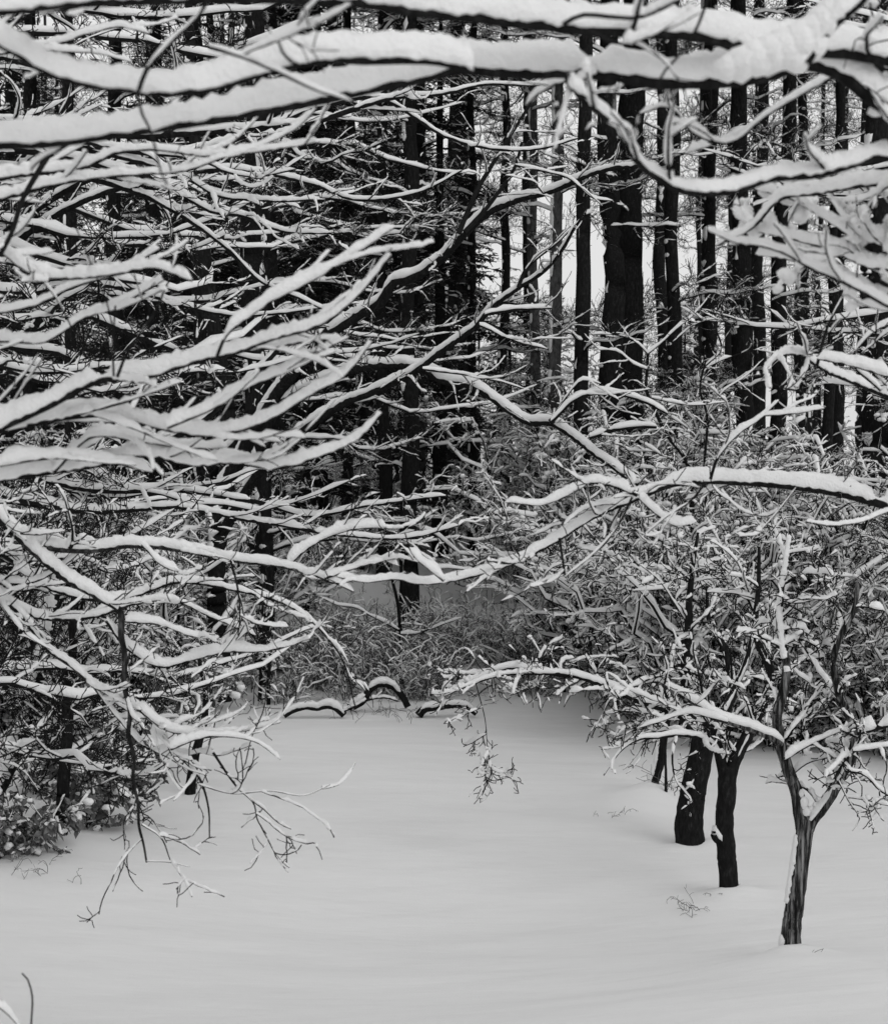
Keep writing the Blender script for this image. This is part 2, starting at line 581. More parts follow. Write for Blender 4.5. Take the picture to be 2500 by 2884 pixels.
for _x, _y, _r in ((2090, 175, .05), (2130, 165, .05), (2170, 150, .055), (2210, 135, .055), (2250, 115, .055), (2285, 90, .05), (2310, 62, .045), (2335, 35, .042), (2370, 5, .042), (2240, 160, .04), (2290, 130, .04), (2050, 190, .04)):
    blob(_g, px(_x, _y, 5.22), _r, .95, int(_x), .22)
_g.build('fork_snow', M_SNOW, tr, org)['kind'] = 'stuff'
bough(tr, org, [(1330, 196), (1250, 174), (1046, 170), (907, 170), (802, 188), (697, 219), (593, 247), (488, 261), (418, 261), (363, 251), (279, 243), (174, 218), (105, 190), (42, 148), (0, 126), (-160, 60)],
      (5.15, 4.9), (.012, .0075), h=.072, seed=47, hmax=.10, lev=only(NEAR, l0_n=1.6, l0_L=.4), lump=.25, blobs=.06,
      extra=[([(390, 255), (410, 200), (470, 130), (560, 40), (600, -30)], (.006, .005), 4.85, .012),
             ([(385, 255), (400, 320), (425, 370), (440, 430), (455, 490), (470, 520)], (.004, .0025), 4.9, .0),
             ([(590, 130), (700, 165), (800, 210), (900, 255), (1000, 290)], (.006, .004), 4.8, .01)])
bough(tr, org, [(3190, 520), (2900, 330), (2600, 190), (2400, 150), (2080, 130), (2017, 110), (1947, 98), (1808, 90), (1668, 83), (1529, 69), (1390, 55), (1250, 38), (1150, 28), (1080, 14), (900, 0), (700, -6), (400, 0), (200, 8), (80, 22), (-100, 40)],
      (6.2, 4.7), (.022, .011), h=.088, seed=53, hmax=.12, lev=only(NEAR, l0_n=1.2), lump=.2,
      extra=[([(1585, 68), (1627, 44), (1720, 46), (1794, 49), (1850, 30), (1906, 0), (1950, -40)], (.006, .004), 4.9, .0),
             ([(1655, 82), (1697, 105), (1787, 133)], (.006, .003), 4.9, .0)])
bough(tr, org, [(3060, 760), (2800, 520), (2500, 440), (2296, 490), (2157, 505), (2087, 530), (2003, 542), (1913, 533), (1857, 503), (1794, 454), (1752, 385), (1703, 330), (1640, 280), (1600, 215)],
      (6.3, 5.5), (.017, .009), h=.045, seed=59, lev=only(NEAR, l0_n=3, l0_L=.5), blobs=.3, blob_r=(.018, .036), drop=.03)
bough(tr, org, [(3060, 900), (2800, 880), (2500, 860), (2436, 825), (2366, 790), (2283, 755), (2213, 715), (2130, 690), (2050, 690)],
      (6.4, 6.3), (.014, .0035), h=.045, seed=67, lev=only(NEAR, l0_n=5, l0_L=.5, l1_n=6), blobs=.3, blob_r=(.018, .036), drop=.03)
UR = only(NEAR, l0_n=5, l0_L=.5, l1_n=7, l0_h0=.035, l0_hmax=.055, l1_h0=.02, l1_hmax=.036, l1_drop=.2, l0_planar=.45, l0_up=.25, l0_wander=.9, l1_wander=.9)
for sd, pts in ((64, [(3060, 850), (2800, 760), (2600, 720), (2450, 680), (2330, 620), (2230, 560), (2120, 530)]),
                (65, [(3060, 900), (2800, 840), (2600, 770), (2450, 750), (2330, 700), (2200, 665), (2080, 640)]),
                (66, [(3060, 800), (2800, 620), (2600, 530), (2450, 520), (2300, 545), (2200, 560), (2120, 640), (2020, 690)]),
                (68, [(3060, 960), (2800, 930), (2600, 900), (2480, 850), (2380, 790), (2260, 740), (2130, 715)])):
    bough(tr, org, pts, (6.3, 7.6), (.014, .004), h=.065, seed=sd, lev=UR, blobs=.7, blob_r=(.018, .042), drop=.02)
bough(tr, org, [(3150, 420), (2850, 220), (2600, 150), (2450, 170), (2300, 240), (2150, 330), (2050, 400), (1960, 380), (1880, 300), (1800, 320)],
      (6.2, 6.0), (.013, .003), h=.03, seed=69, lev=only(NEAR, l0_n=5, l0_L=.4), blobs=.3, blob_r=(.018, .036), drop=.15)

# --- near tree on the left
org = stand(-2.35, 7.6)
tl = empty('overhanging_tree', org, 'near tree whose thick white fans of twigs reach in above the drooping bough', 'tree')
P, R = straight(org, org + np.array([-.1, .1, 9.0]), .16, .08, 40, .1, 33, .05)
stem(tl, org, P, R, ns=14, seed=9, drop=.6)
FAN = only(NEAR, l0_n=3.0, l0_L=.75, l0_ang=(18, 45), l0_lift=.45, l1_n=3.6, l1_L=.2, l1_ang=(22, 50), l2_n=7, l2_L=.13, l0_up=.1)
bough(tl, org, [(-560, 1420), (-250, 1290), (0, 1205), (139, 1142), (279, 1073), (418, 1059), (579, 1010), (663, 993), (767, 954), (907, 912), (1011, 829), (1100, 720)],
      (7.6, 6.9), (.021, .0035), h=.082, seed=71, lev=FAN, blobs=.065, lump=.3,
      extra=[([(610, 1005), (640, 940), (690, 900), (760, 850), (880, 790), (960, 740), (1110, 640)], (.006, .0025), 7.0, .05),
             ([(330, 1062), (350, 1010), (400, 930), (440, 870), (470, 800)], (.006, .003), 7.0, .004),
             ([(320, 1060), (318, 980), (325, 860)], (.004, .003), 6.9, .0)])
bough(tl, org, [(-560, 1450), (-250, 1300), (0, 1214), (139, 1184), (300, 1170), (453, 1205), (558, 1226), (649, 1219), (767, 1177), (872, 1114), (976, 1052), (1046, 964)],
      (7.6, 7.2), (.018, .003), h=.075, seed=73, lev=FAN, blobs=.08,
      extra=[([(470, 1205), (600, 1150), (700, 1090), (800, 1050), (900, 1000), (960, 950)], (.006, .0025), 7.2, .05)])
bough(tl, org, [(-560, 1480), (-250, 1390), (0, 1352), (139, 1331), (279, 1310), (390, 1282), (558, 1310), (663, 1303), (767, 1320), (907, 1282), (1011, 1233), (1074, 1165)],
      (7.7, 7.4), (.016, .003), h=.07, seed=79, lev=FAN, blobs=.08,
      extra=[([(150, 1330), (260, 1230), (380, 1240), (520, 1260), (640, 1260)], (.008, .003), 7.5, .05),
             ([(0, 1310), (150, 1290), (300, 1300), (430, 1330)], (.007, .003), 7.4, .05)])
bough(tl, org, [(-560, 900), (-250, 760), (0, 705), (60, 750), (105, 773), (244, 780), (349, 766), (432, 752), (540, 790)],
      (7.6, 6.6), (.015, .004), h=.055, seed=83, lev=only(FAN, l0_n=3.5, l0_L=.5), blobs=.08)
bough(tl, org, [(-560, 1100), (-250, 960), (0, 880), (100, 860), (200, 810), (330, 770), (450, 700)],
      (7.6, 6.9), (.013, .003), h=.05, seed=85, lev=FAN, blobs=.08)
bough(tl, org, [(-560, 1150), (-250, 1020), (0, 960), (130, 960), (230, 900), (330, 860), (460, 790)],
      (7.6, 7.1), (.013, .003), h=.05, seed=87, lev=FAN, blobs=.08)
bough(tl, org, [(-560, 700), (-250, 560), (0, 500), (120, 485), (240, 470), (330, 430), (420, 420), (600, 440), (740, 425), (900, 400)],
      (7.6, 6.9), (.014, .003), h=.045, seed=89, lev=FAN, blobs=.06)
bough(tl, org, [(-560, 780), (-250, 640), (0, 560), (150, 520), (280, 500), (400, 490), (520, 480), (640, 440)],
      (7.6, 7.0), (.013, .003), h=.045, seed=91, lev=FAN, blobs=.06,
      extra=[([(160, 400), (105, 488), (60, 570), (35, 650), (0, 720)], (.011, .008), 7.0, .0)])
bough(tl, org, [(-560, 300), (-250, 190), (0, 150), (140, 130), (260, 90), (340, 75), (420, 95)],
      (7.6, 7.4), (.013, .003), h=.045, seed=93, lev=FAN, blobs=.06)

# --- middle-distance tree on the left, drooping towards the clearing
org = stand(-3.9, 12.2)
tm = empty('drooping_tree', org, 'tree whose long sagging bough ends in thin twigs hanging over the snowy clearing', 'tree')
P, R = straight(org, org + np.array([.2, .3, 9.0]), .2, .1, 40, .12, 35, .06)
stem(tm, org, P, R, ns=14, seed=13, drop=.6)
bough(tm, org, [(-650, 1100), (-300, 1250), (0, 1458), (42, 1500), (119, 1535), (230, 1549), (384, 1535), (516, 1549), (649, 1577), (802, 1597), (872, 1618), (914, 1629), (997, 1667)],
      (12.2, 11.6), (.045, .006), h=.085, seed=101, lev=only(MID, l0_n=3.0, l0_L=.8), bark=M_LICHEN, ns=12,
      extra=[([(809, 1592), (872, 1540), (976, 1494), (1088, 1484)], (.012, .004), 11.7, .07),
             ([(400, 1533), (470, 1600), (505, 1610)], (.008, .004), 11.5, .06),
             ([(650, 1580), (668, 1650), (674, 1760), (670, 1790)], (.007, .004), 11.5, .0),
             ([(914, 1629), (1000, 1600), (1120, 1570)], (.008, .003), 11.6, .05)])
bough(tm, org, [(-200, 1310), (0, 1455), (105, 1562), (188, 1632), (279, 1684), (335, 1721), (340, 1789), (352, 1850), (350, 1928), (365, 2000), (362, 2068), (378, 2130), (376, 2200), (390, 2270), (392, 2330), (404, 2380), (412, 2432)],
      (12.0, 11.5), (.034, .006), h=.07, seed=103, wob=.008, lev=only(MID, l0_n=3.0, l0_L=.5, l0_lift=-.3), bark=M_LICHEN, ns=12,
      extra=[([(412, 2428), (480, 2432), (535, 2445)], (.004, .002), 11.5, .006),
             ([(401, 2325), (455, 2362), (480, 2425)], (.006, .003), 11.5, .012),
             ([(398, 2366), (360, 2400), (330, 2440)], (.004, .002), 11.5, .006),
             ([(300, 1747), (363, 1828), (453, 1876), (544, 1855), (628, 1835), (732, 1835), (872, 1805)], (.016, .004), 11.8, .07),
             ([(628, 1835), (690, 1780), (715, 1760)], (.006, .003), 11.8, .05),
             ([(353, 1750), (450, 1760), (540, 1790), (620, 1800)], (.008, .003), 11.7, .05)])
MIDD = only(MID, l0_n=4.5, l0_L=.8, l0_lift=.1, l0_up=-.05, l1_n=5, l2_n=7)
bough(tm, org, [(-650, 1700), (-300, 1690), (0, 1680), (80, 1755), (140, 1830), (210, 1880), (258, 1925), (390, 1995), (488, 2114), (560, 2190), (586, 2270), (590, 2360)],
      (12.2, 11.7), (.038, .004), h=.065, seed=107, lev=MIDD, bark=M_LICHEN, ns=12,
      extra=[([(390, 1995), (470, 2055), (560, 2070), (680, 2060), (790, 2035)], (.012, .003), 11.7, .055),
             ([(480, 2110), (560, 2080), (650, 2075), (720, 2090), (790, 2140)], (.01, .003), 11.6, .05),
             ([(600, 2120), (670, 2220), (715, 2265), (725, 2310), (750, 2350)], (.008, .003), 11.7, .008),
             ([(560, 2210), (650, 2235), (760, 2228), (860, 2240), (930, 2210)], (.005, .002), 11.7, .012),
             ([(258, 1925), (330, 2020), (420, 2110), (500, 2130), (600, 2110)], (.01, .003), 11.9, .055)])
bough(tm, org, [(-650, 1560), (-300, 1600), (0, 1690), (120, 1740), (270, 1735), (380, 1700), (480, 1690), (600, 1740), (720, 1790)],
      (12.2, 12.6), (.03, .004), h=.065, seed=109, lev=MIDD, ns=10)
bough(tm, org, [(-650, 1500), (-300, 1560), (0, 1560), (150, 1660), (330, 1690), (500, 1640), (650, 1660), (820, 1710), (960, 1850), (1000, 1990)],
      (12.2, 13.4), (.03, .004), h=.06, seed=113, lev=MIDD, ns=10)
bough(tm, org, [(-650, 1650), (-300, 1640), (0, 1640), (90, 1640), (170, 1600), (220, 1560)],
      (12.2, 11.9), (.02, .005), h=.06, seed=117, lev=MIDD, ns=10)

# --- middle-distance tree on the right
org = stand(3.6, 11.6)
tq = empty('arching_tree', org, 'tree whose single long bough arches in above the small orchard trees', 'tree')
P, R = straight(org, org + np.array([.2, .3, 9.0]), .19, .1, 40, .12, 37, .06)
stem(tq, org, P, R, ns=14, seed=15, drop=.6)
ARCH = only(MID, l0_n=2.4, l0_L=.6, l1_n=6)
bough(tq, org, [(3100, 1600), (2800, 1500), (2500, 1425), (2366, 1390), (2227, 1369), (2087, 1358), (1989, 1355), (1878, 1369), (1794, 1404), (1682, 1450), (1564, 1524), (1459, 1580), (1355, 1618), (1264, 1637), (1190, 1645), (1110, 1632), (1030, 1640), (950, 1625)],
      (11.6, 10.6), (.034, .003), h=.10, seed=131, hmax=.13, lev=ARCH, ns=12, blobs=.08,
      extra=[([(1794, 1395), (1738, 1373), (1668, 1359), (1599, 1394), (1529, 1421), (1424, 1415)], (.009, .003), 10.8, .055),
             ([(2000, 1350), (2017, 1296), (2073, 1226), (2150, 1170), (2192, 1128)], (.009, .005), 10.8, .045),
             ([(2150, 1170), (2230, 1165), (2320, 1150)], (.006, .003), 10.8, .03),
             ([(1989, 1357), (1950, 1405), (1870, 1460), (1780, 1540)], (.006, .003), 10.6, .015),
             ([(1780, 1400), (1740, 1480), (1660, 1570), (1590, 1625)], (.006, .003), 10.6, .015),
             ([(1575, 1515), (1583, 1570), (1590, 1620)], (.007, .006), 10.7, .05),
             ([(1250, 1636), (1214, 1607), (1158, 1555), (1140, 1500)], (.008, .003), 10.6, .06),
             ([(2240, 1375), (2190, 1440), (2110, 1530), (2050, 1620)], (.005, .003), 10.6, .01),
             ([(1800, 1405), (1850, 1450), (1900, 1480), (1960, 1470)], (.005, .003), 10.7, .06)])
bough(tq, org, [(3100, 1350), (2800, 1200), (2500, 1118), (2401, 1077), (2296, 1028), (2255, 1000), (2200, 1000), (2150, 1045)],
      (11.5, 9.6), (.024, .005), h=.08, seed=137, lev=ARCH, ns=10, blobs=.08,
      extra=[([(2300, 1030), (2330, 920), (2370, 840), (2390, 800)], (.008, .005), 9.6, .06),
             ([(2500, 1060), (2400, 1030), (2300, 1010)], (.008, .004), 9.4, .06),
             ([(2480, 1100), (2400, 1010), (2440, 950), (2520, 900)], (.008, .004), 9.6, .03)])
bough(tq, org, [(3100, 1500), (2800, 1460), (2500, 1440), (2420, 1470), (2340, 1480), (2270, 1470)],
      (11.5, 9.8), (.014, .004), h=.04, seed=139, lev=only(ARCH, l0_n=.6), ns=8)


# ------------------------------------------------------------------ the orchard trees on the right
APPLE = [dict(n=5.0, L=.95, K=11, ang=(35, 75), planar=.35, up=.2, lift=.1, wander=1.0, rr=.6, rmax=.02, rtip=.005, h0=.028, hk=1.4, drop=.22, hmax=.07, m=2, ns=5, zig=.12),
         dict(n=9.0, L=.45, K=7, ang=(40, 80), planar=.35, up=.1, lift=.1, wander=1.1, rr=.65, rmax=.008, rtip=.004, h0=.016, hk=1.4, drop=.5, hmax=.04, m=2, ns=4, prof=4, zig=.15),
         dict(n=11.0, L=.17, K=4, ang=(40, 80), planar=.3, up=.1, lift=.1, wander=1.1, rr=.7, rmax=.005, rtip=.004, h0=.005, hk=1.0, drop=.85, hmax=.02, m=1, ns=3, prof=4, zig=.18)]


def orchard(name, foot_px, trunk, w, label, limbs, bark, wind=True, mound=.1, seed=200, drop=.55, plh=.02):
    f = foot(*foot_px)
    d = float(f[1])
    org = f.copy(); org[2] -= .12
    root = empty(name, org, label, 'tree', 'small orchard trees in the clearing')
    P, R = trace([(foot_px[0], foot_px[1] + 28)] + trunk, d, (w[0] * .5, w[1] * .5), .05, .004, seed)
    R = R + .25 * R[0] * np.exp(-np.linspace(0, plen(P), len(P)) / .1)
    T = norm(P[-1] - P[-2])
    dome = np.array([.3, .55, .75, .85])
    P = np.concatenate([P, P[-1] + T * (R[-1] * dome * 1.1)[:, None]])
    R = np.concatenate([R, R[-1] * np.sqrt(np.clip(1 - (dome * 1.12) ** 2, .01, 1))])
    g = Geo(); tubes(g, P, R, 18, rough=.13, seed=seed)
    o = g.build('trunk', bark, root, org)
    if wind:
        gs = Geo(); plaster(gs, P, R, (-1, -.12, .15), plh, seed=seed, drop=drop, freq=5, wmul=.5)
        gs.build('snow', M_SNOW, o, org)
    for i, (pts, dd, r, h, lev, ex) in enumerate(limbs):
        bough(root, org, pts, (d + dd[0], d + dd[1]), r, h, lev=lev, extra=[(e[0], e[1], d + e[2], e[3]) for e in ex], name='limb', bark=bark, seed=seed + 3 * i + 1, step=.04, wob=.006, drop=.08, prof=6, edge=.6, blobs=.12, blob_r=(.02, .045), steep=(.15, .6))
    mounds.append((f[0] - .1, f[1] - .15, mound, .5))
    mounds.append((f[0] + w[0] * .6, f[1] - .02, .06, .22)); mounds.append((f[0] - w[0] * .5, f[1] - w[0] * .3, .03, .15))
    return root, d


AP2 = APPLE
orchard('orchard_tree', (2222, 2700), [(2230, 2600), (2240, 2520), (2258, 2402), (2264, 2350), (2268, 2310)], (.165, .135),
        'small forked tree with split weathered trunk standing in the open snow', [
    ([(2264, 2345), (2255, 2290), (2246, 2240), (2222, 2176), (2198, 2091), (2188, 2016), (2205, 1950), (2215, 1880), (2197, 1780), (2197, 1685), (2209, 1607), (2222, 1510)], (0, .1), (.06, .018), .06, AP2, [
        ([(2210, 2140), (2260, 2110), (2330, 2075), (2390, 2050)], (.014, .006), -.1, .06),
        ([(2225, 2185), (2270, 2150), (2350, 2130), (2400, 2120)], (.016, .008), .1, .06),
        ([(2197, 1690), (2240, 1700), (2290, 1690)], (.01, .004), 0, .05)]),
    ([(2270, 2345), (2284, 2312), (2313, 2275), (2363, 2192), (2404, 2111), (2412, 2061), (2383, 2001), (2354, 1920), (2348, 1853), (2370, 1786), (2404, 1719), (2415, 1640)], (0, -.2), (.058, .018), .06, AP2, [
        ([(2412, 2061), (2450, 2055), (2500, 2043), (2600, 2010)], (.03, .016), -.1, .09),
        ([(2380, 2170), (2430, 2180), (2480, 2230), (2540, 2260)], (.014, .006), -.4, .05),
        ([(2360, 2200), (2390, 2260), (2420, 2310), (2400, 2340)], (.008, .003), -.4, .03),
        ([(2400, 2115), (2450, 2110), (2520, 2100)], (.014, .006), -.3, .05)]),
    ([(2200, 2095), (2178, 2080), (2102, 2050), (2027, 2025), (1952, 1980), (1901, 1950), (1851, 1920), (1780, 1935), (1720, 1960)], (0, -.5), (.036, .008), .085, AP2, [
        ([(1960, 1985), (1990, 1960), (2020, 1920)], (.008, .004), -.4, .04),
        ([(2050, 2035), (2000, 2020), (1930, 2010), (1870, 2030), (1800, 2050)], (.01, .004), -.5, .05)]),
], M_WEATHER, mound=.1, seed=211, drop=.12, plh=.012)
mounds[-3] = (mounds[-3][0] - .05, mounds[-3][1] - .3, .09, .6)
_o = bpy.data.objects['orchard_tree']
_g = Geo(); _d = float(foot(2222, 2700)[1])
for _x, _y, _r, _s in ((2263, 2262, .034, 1.6), (2270, 2288, .042, 1.3), (2284, 2282, .03, 1.0), (2256, 2236, .024, 1.5), (2296, 2268, .026, 1.0), (2306, 2252, .022, 1.0)):
    blob(_g, px(_x, _y, _d - .03), _r, _s, int(_x), .3)
_P, _R = trace([(2218, 1890), (2200, 1780), (2197, 1685), (2209, 1607), (2222, 1505)], (_d + .06, _d + .1), (.034, .02), .04, .006, 212)
plaster(_g, _P, _R, (-.5, -1, .1), .015, 77, drop=.1, wmul=.9, freq=8)
_g.build('snow', M_SNOW, _o, np.array(_o.location))

orchard('orchard_tree', (2054, 2528), [(2050, 2450), (2047, 2420), (2040, 2302), (2047, 2220), (2048, 2180)], (.185, .17),
        'small straight dark trunk with a cut stub standing between leaning trunk and forked tree', [
    ([(2044, 2200), (2030, 2140), (2012, 2108), (2002, 2096), (1926, 2068), (1851, 2075), (1801, 2080), (1751, 2110), (1715, 2160), (1700, 2185)], (0, -.3), (.04, .006), .06, AP2, []),
    ([(2050, 2210), (2066, 2150), (2085, 2110), (2110, 2060), (2150, 1980), (2170, 1900), (2130, 1800), (2136, 1640), (2136, 1540)], (0, .3), (.07, .014), .05, AP2, [
        ([(2136, 1690), (2080, 1675), (1990, 1668)], (.01, .004), .3, .05)]),
    ([(2044, 2210), (2030, 2140), (2015, 2060), (2060, 1960), (2100, 1864), (2125, 1752)], (0, .6), (.06, .014), .05, AP2, []),
    ([(2032, 2370), (2018, 2362), (2010, 2350)], (-.02, -.05), (.05, .035), .09, [], []),
], M_BARK, mound=.06, seed=231, wind=False)
orchard('orchard_tree', (1946, 2380), [(1942, 2320), (1946, 2277), (1956, 2202), (1969, 2151), (1980, 2091), (1984, 2060)], (.315, .24),
        'thickest dark trunk, curved and leaning to one side, in the clearing', [
    ([(1980, 2090), (1955, 2040), (1940, 1960), (1930, 1900), (1938, 1800), (1940, 1700), (1950, 1600), (1965, 1500)], (0, .3), (.085, .016), .04, AP2, [
        ([(1938, 1760), (1900, 1700), (1860, 1640), (1800, 1590)], (.014, .005), .2, .05),
        ([(1935, 1640), (1910, 1580), (1905, 1500)], (.012, .005), .2, .02)]),
    ([(1982, 2085), (2020, 2030), (2060, 1940), (2040, 1830), (2000, 1760), (1990, 1650)], (0, .5), (.08, .014), .04, AP2, []),
    ([(1980, 2090), (1900, 2010), (1800, 1975), (1700, 1930), (1600, 1900), (1500, 1895), (1400, 1905), (1320, 1930), (1250, 1960)], (0, -.6), (.05, .008), .085, only(APPLE, l0_n=9, l0_lift=-.35, l0_L=.7, l0_up=-.15, l1_lift=-.1), [
        ([(1650, 1910), (1560, 1900), (1450, 1880), (1350, 1900), (1250, 1890)], (.02, .006), -.2, .07),
        ([(1340, 1925), (1365, 2030), (1372, 2100), (1385, 2190)], (.006, .003), -.6, .01)]),
], M_BARK, mound=.0, seed=251, wind=False)
orchard('leaning_stem', (1828, 2247), [(1838, 2215), (1851, 2176), (1866, 2091), (1880, 1990), (1870, 1900)], (.11, .08),
        'thin slanting trunk with one side plastered white, beside a bare stake', [
    ([(1868, 2080), (1840, 2000), (1780, 1930), (1740, 1850), (1730, 1760)], (0, .2), (.02, .006), .04, AP2, [])],
        M_BARK, mound=.12, seed=271, drop=.15, plh=.03)
# the stake
f = foot(1874, 2259); org = f - np.array([0, 0, .15])
P, R = trace([(1874, 2275), (1875, 2200), (1873, 2130), (1874, 2060)], float(f[1]), (.018, .015), .05)
g = Geo(); tubes(g, P, R, 8, rough=.3)
root = empty('stake', org, 'thin bare upright stake in the snow beside the slanting trunk', 'stake')
g.build('stick', M_BARK, root, org)
gs = Geo(); blob(gs, P[-1] + Z * .01, .03, .9, 3); gs.build('snow', M_SNOW, root, org)


# ------------------------------------------------------------------ trees with long sagging limbs at the edge of the wood
def limbs_from(base, az, L, K, p0, p1, p2, r0, rtip, wander=.25):
    """Limbs that leave a trunk at base (n,3) towards azimuth az, pitch p0 -> p1 (sag) -> p2 (tip)."""
    n = len(base)
    out = np.zeros((n, K, 3)); out[:, 0] = base
    a = az.copy(); da = rng.normal(size=n) * wander
    for k in range(1, K):
        t = k / (K - 1)
        p = np.where(t < .45, p0 + (p1 - p0) * t / .45, p1 + (p2 - p1) * (t - .45) / .55) + rng.normal(size=n) * wander * .5
        a = a + da / K * 2 + rng.normal(size=n) * wander * .6
        D = np.stack([np.cos(a) * np.cos(p), np.sin(a) * np.cos(p), np.sin(p)], -1)
        out[:, k] = out[:, k - 1] + D * (L / (K - 1))[:, None]
    s = np.linspace(0, 1, K) ** .85
    return out, r0[:, None] * (1 - s) + rtip * s


def crown_of(root, org, P1, R1, n2, n3, L2, L3, sn=(.03, .010, .004), planar=.6, seed=0, rt=(.0045, .0038), lift=.3, n4=0, L4=.2, drops=(.1, .28, .7), wk=(.2, .35), steep=(.3, .8), npad=0, padr=(.02, .045), hmax=(.065, .03), wander=.9, zig=.09, twig=None):
    g, gs = Geo(), Geo()
    tubes(g, P1, R1, 6)
    caps(gs, P1, R1, sn[0], 1.2, prof=6, m=2, drop=drops[0], freq=6, lump=.45, hmax=hmax[0], seed=seed, edge=.5, wk=wk[0], steep=steep)
    P2, R2 = grow(P1, R1, n2, L2, 11, ang=(25, 65), t=(.12, 1), planar=planar, up=.05, lift=lift, wander=wander, rr=.55, rmax=.014, rtip=rt[0], zig=zig)
    tubes(g, P2, R2, 4)
    caps(gs, P2, R2, sn[1], 1.5, prof=4, m=1, drop=drops[1], freq=15, lump=.6, hmax=hmax[1], seed=seed + 1, wk=wk[1], steep=steep)
    P3, R3 = grow(P2, R2, n3, L3, 5, ang=(30, 70), t=(.1, 1), planar=planar * .7, up=.1, lift=lift, wander=.9, rr=.6, rmax=.007, rtip=rt[1], zig=.12)
    tubes(g, P3, R3, 3)
    k3 = len(P3) if drops[2] < .5 else len(P3) * 2 // 3
    caps(gs, P3[:k3], R3[:k3], sn[2], 1.6, prof=4, m=1, drop=drops[2], freq=14, lump=.5, hmax=.04, seed=seed + 2, wk=.35)
    if n4:
        P4, R4 = grow(P3, R3, n4, L4, 3, ang=(30, 70), t=(.1, 1), planar=.4, up=.1, lift=.2, wander=.9, rr=.7, rmax=.004, rtip=rt[1])
        tubes(g, P4, R4, 3)
    if npad: pads(gs, P2, npad, padr, seed)
    o = g.build('crown', twig or M_TWIG, root, org)
    gs.build('snow', M_SNOW, o, org)
    return o


def sweep_tree(name, x, y, h, n, az, spread, zr, L, label, group, seed, r=.14, n2=12, n3=9, n4=5, L2=1.0, L3=.42, lean=(0, 0), bark=M_BARK, limbs=()):
    org = stand(x, y)
    root = empty(name, org, label, 'tree', group)
    P, R = straight(org, org + np.array([lean[0], lean[1], h]), r, r * .45, 36, .15, seed, r * .4)
    stem(root, org, P, R, bark=bark, wind=(-1, -.4, 0), seed=seed, drop=.6, h=.015)
    zz = rng.uniform(zr[0], zr[1], n)
    i = np.clip((zz / h * 35), 0, 35).astype(int)
    Ls = rng.uniform(L[0], L[1], n)
    P1, R1 = limbs_from(P[i], np.radians(az + rng.normal(size=n) * spread), Ls, 16, math.radians(22), math.radians(-14), math.radians(18), np.minimum(.012 + Ls * .007, r * .6), .005)
    crown_of(root, org, P1, R1, n * n2, n * n2 * n3, L2, L3, seed=seed, n4=n * n2 * n3 * n4 // 2, L4=.16, npad=n * 2)
    for k, (pts, d, rr, hh) in enumerate(limbs):
        bough(root, org, pts, d, rr, hh, name='limb', seed=seed + 50 + 3 * k, step=.05, wob=.01, prof=6, drop=.07, ns=8, edge=.7,
              lev=only(MID, l0_n=3.2, l0_L=.9, l1_n=4.5, l2_n=4))
    return root


GL = 'snow-laden trees along the edge of the wood'
sweep_tree('spreading_tree', -4.6, 15.5, 10, 16, 20, 45, (1.8, 8.5), (3, 4.6), 'spreading tree with many sagging white limbs, rooted behind the drooping bough', GL, 301, limbs=[
    ([(-500, 700), (0, 470), (250, 500), (417, 551), (552, 631), (653, 711), (728, 787), (854, 842), (930, 880)], (15.5, 15), (.05, .01), .05),
    ([(-500, 600), (0, 420), (300, 470), (482, 526), (542, 566), (593, 596), (693, 611), (778, 646), (935, 655)], (15.5, 14.5), (.05, .008), .065),
    ([(-500, 560), (0, 400), (350, 440), (522, 495), (628, 551), (753, 566), (905, 562)], (15.5, 14), (.045, .008), .06),
    ([(-500, 560), (0, 380), (300, 410), (432, 440), (467, 472), (542, 474), (603, 430)], (15.5, 12.5), (.035, .008), .05),
    ([(-500, 500), (0, 400), (400, 430), (593, 460), (653, 487), (728, 497), (829, 480)], (15.5, 14), (.035, .007), .05),
    ([(-500, 400), (0, 340), (400, 380), (700, 360), (900, 340), (1100, 275), (1250, 262), (1355, 240), (1529, 237)], (15.5, 14.5), (.05, .008), .055),
])
sweep_tree('spreading_tree', -5.4, 20.5, 11, 20, 10, 40, (2.0, 9.5), (3.5, 6), 'tall spreading tree whose white limbs weave behind the thick white fans', GL, 321, limbs=[
    ([(-300, 900), (300, 480), (700, 380), (900, 300), (1088, 281), (1172, 330), (1250, 379), (1410, 421), (1529, 418), (1627, 390)], (20.5, 19), (.06, .01), .06),
    ([(-300, 950), (300, 540), (700, 480), (900, 525), (991, 560), (1088, 560), (1214, 523), (1300, 480)], (20.5, 19), (.055, .01), .06),
    ([(-300, 1000), (300, 800), (487, 849), (577, 874), (668, 889), (800, 880), (950, 860)], (20.5, 19), (.05, .01), .055),
    ([(-300, 1300), (300, 1290), (557, 1190), (628, 1135), (703, 1065), (800, 960)], (20.5, 20), (.08, .03), .08),
    ([(-300, 1200), (300, 1380), (500, 1380), (711, 1411), (893, 1453), (1032, 1425), (1255, 1397)], (20.5, 19), (.05, .008), .08),
    ([(-300, 1300), (300, 1440), (500, 1430), (725, 1467), (976, 1509), (1186, 1509), (1290, 1480)], (20.5, 18.5), (.045, .008), .075),
])
sweep_tree('spreading_tree', -2.9, 33.5, 10, 18, -10, 60, (2.2, 9.0), (3, 5), 'slender spreading tree between the tall spreading tree and the crooked centre tree', GL, 341, r=.12)
sweep_tree('spreading_tree', 7.2, 21.5, 11, 22, 180, 45, (2.6, 10), (3, 5.2), 'spreading tree reaching over the thicket behind the arching bough', GL, 361)

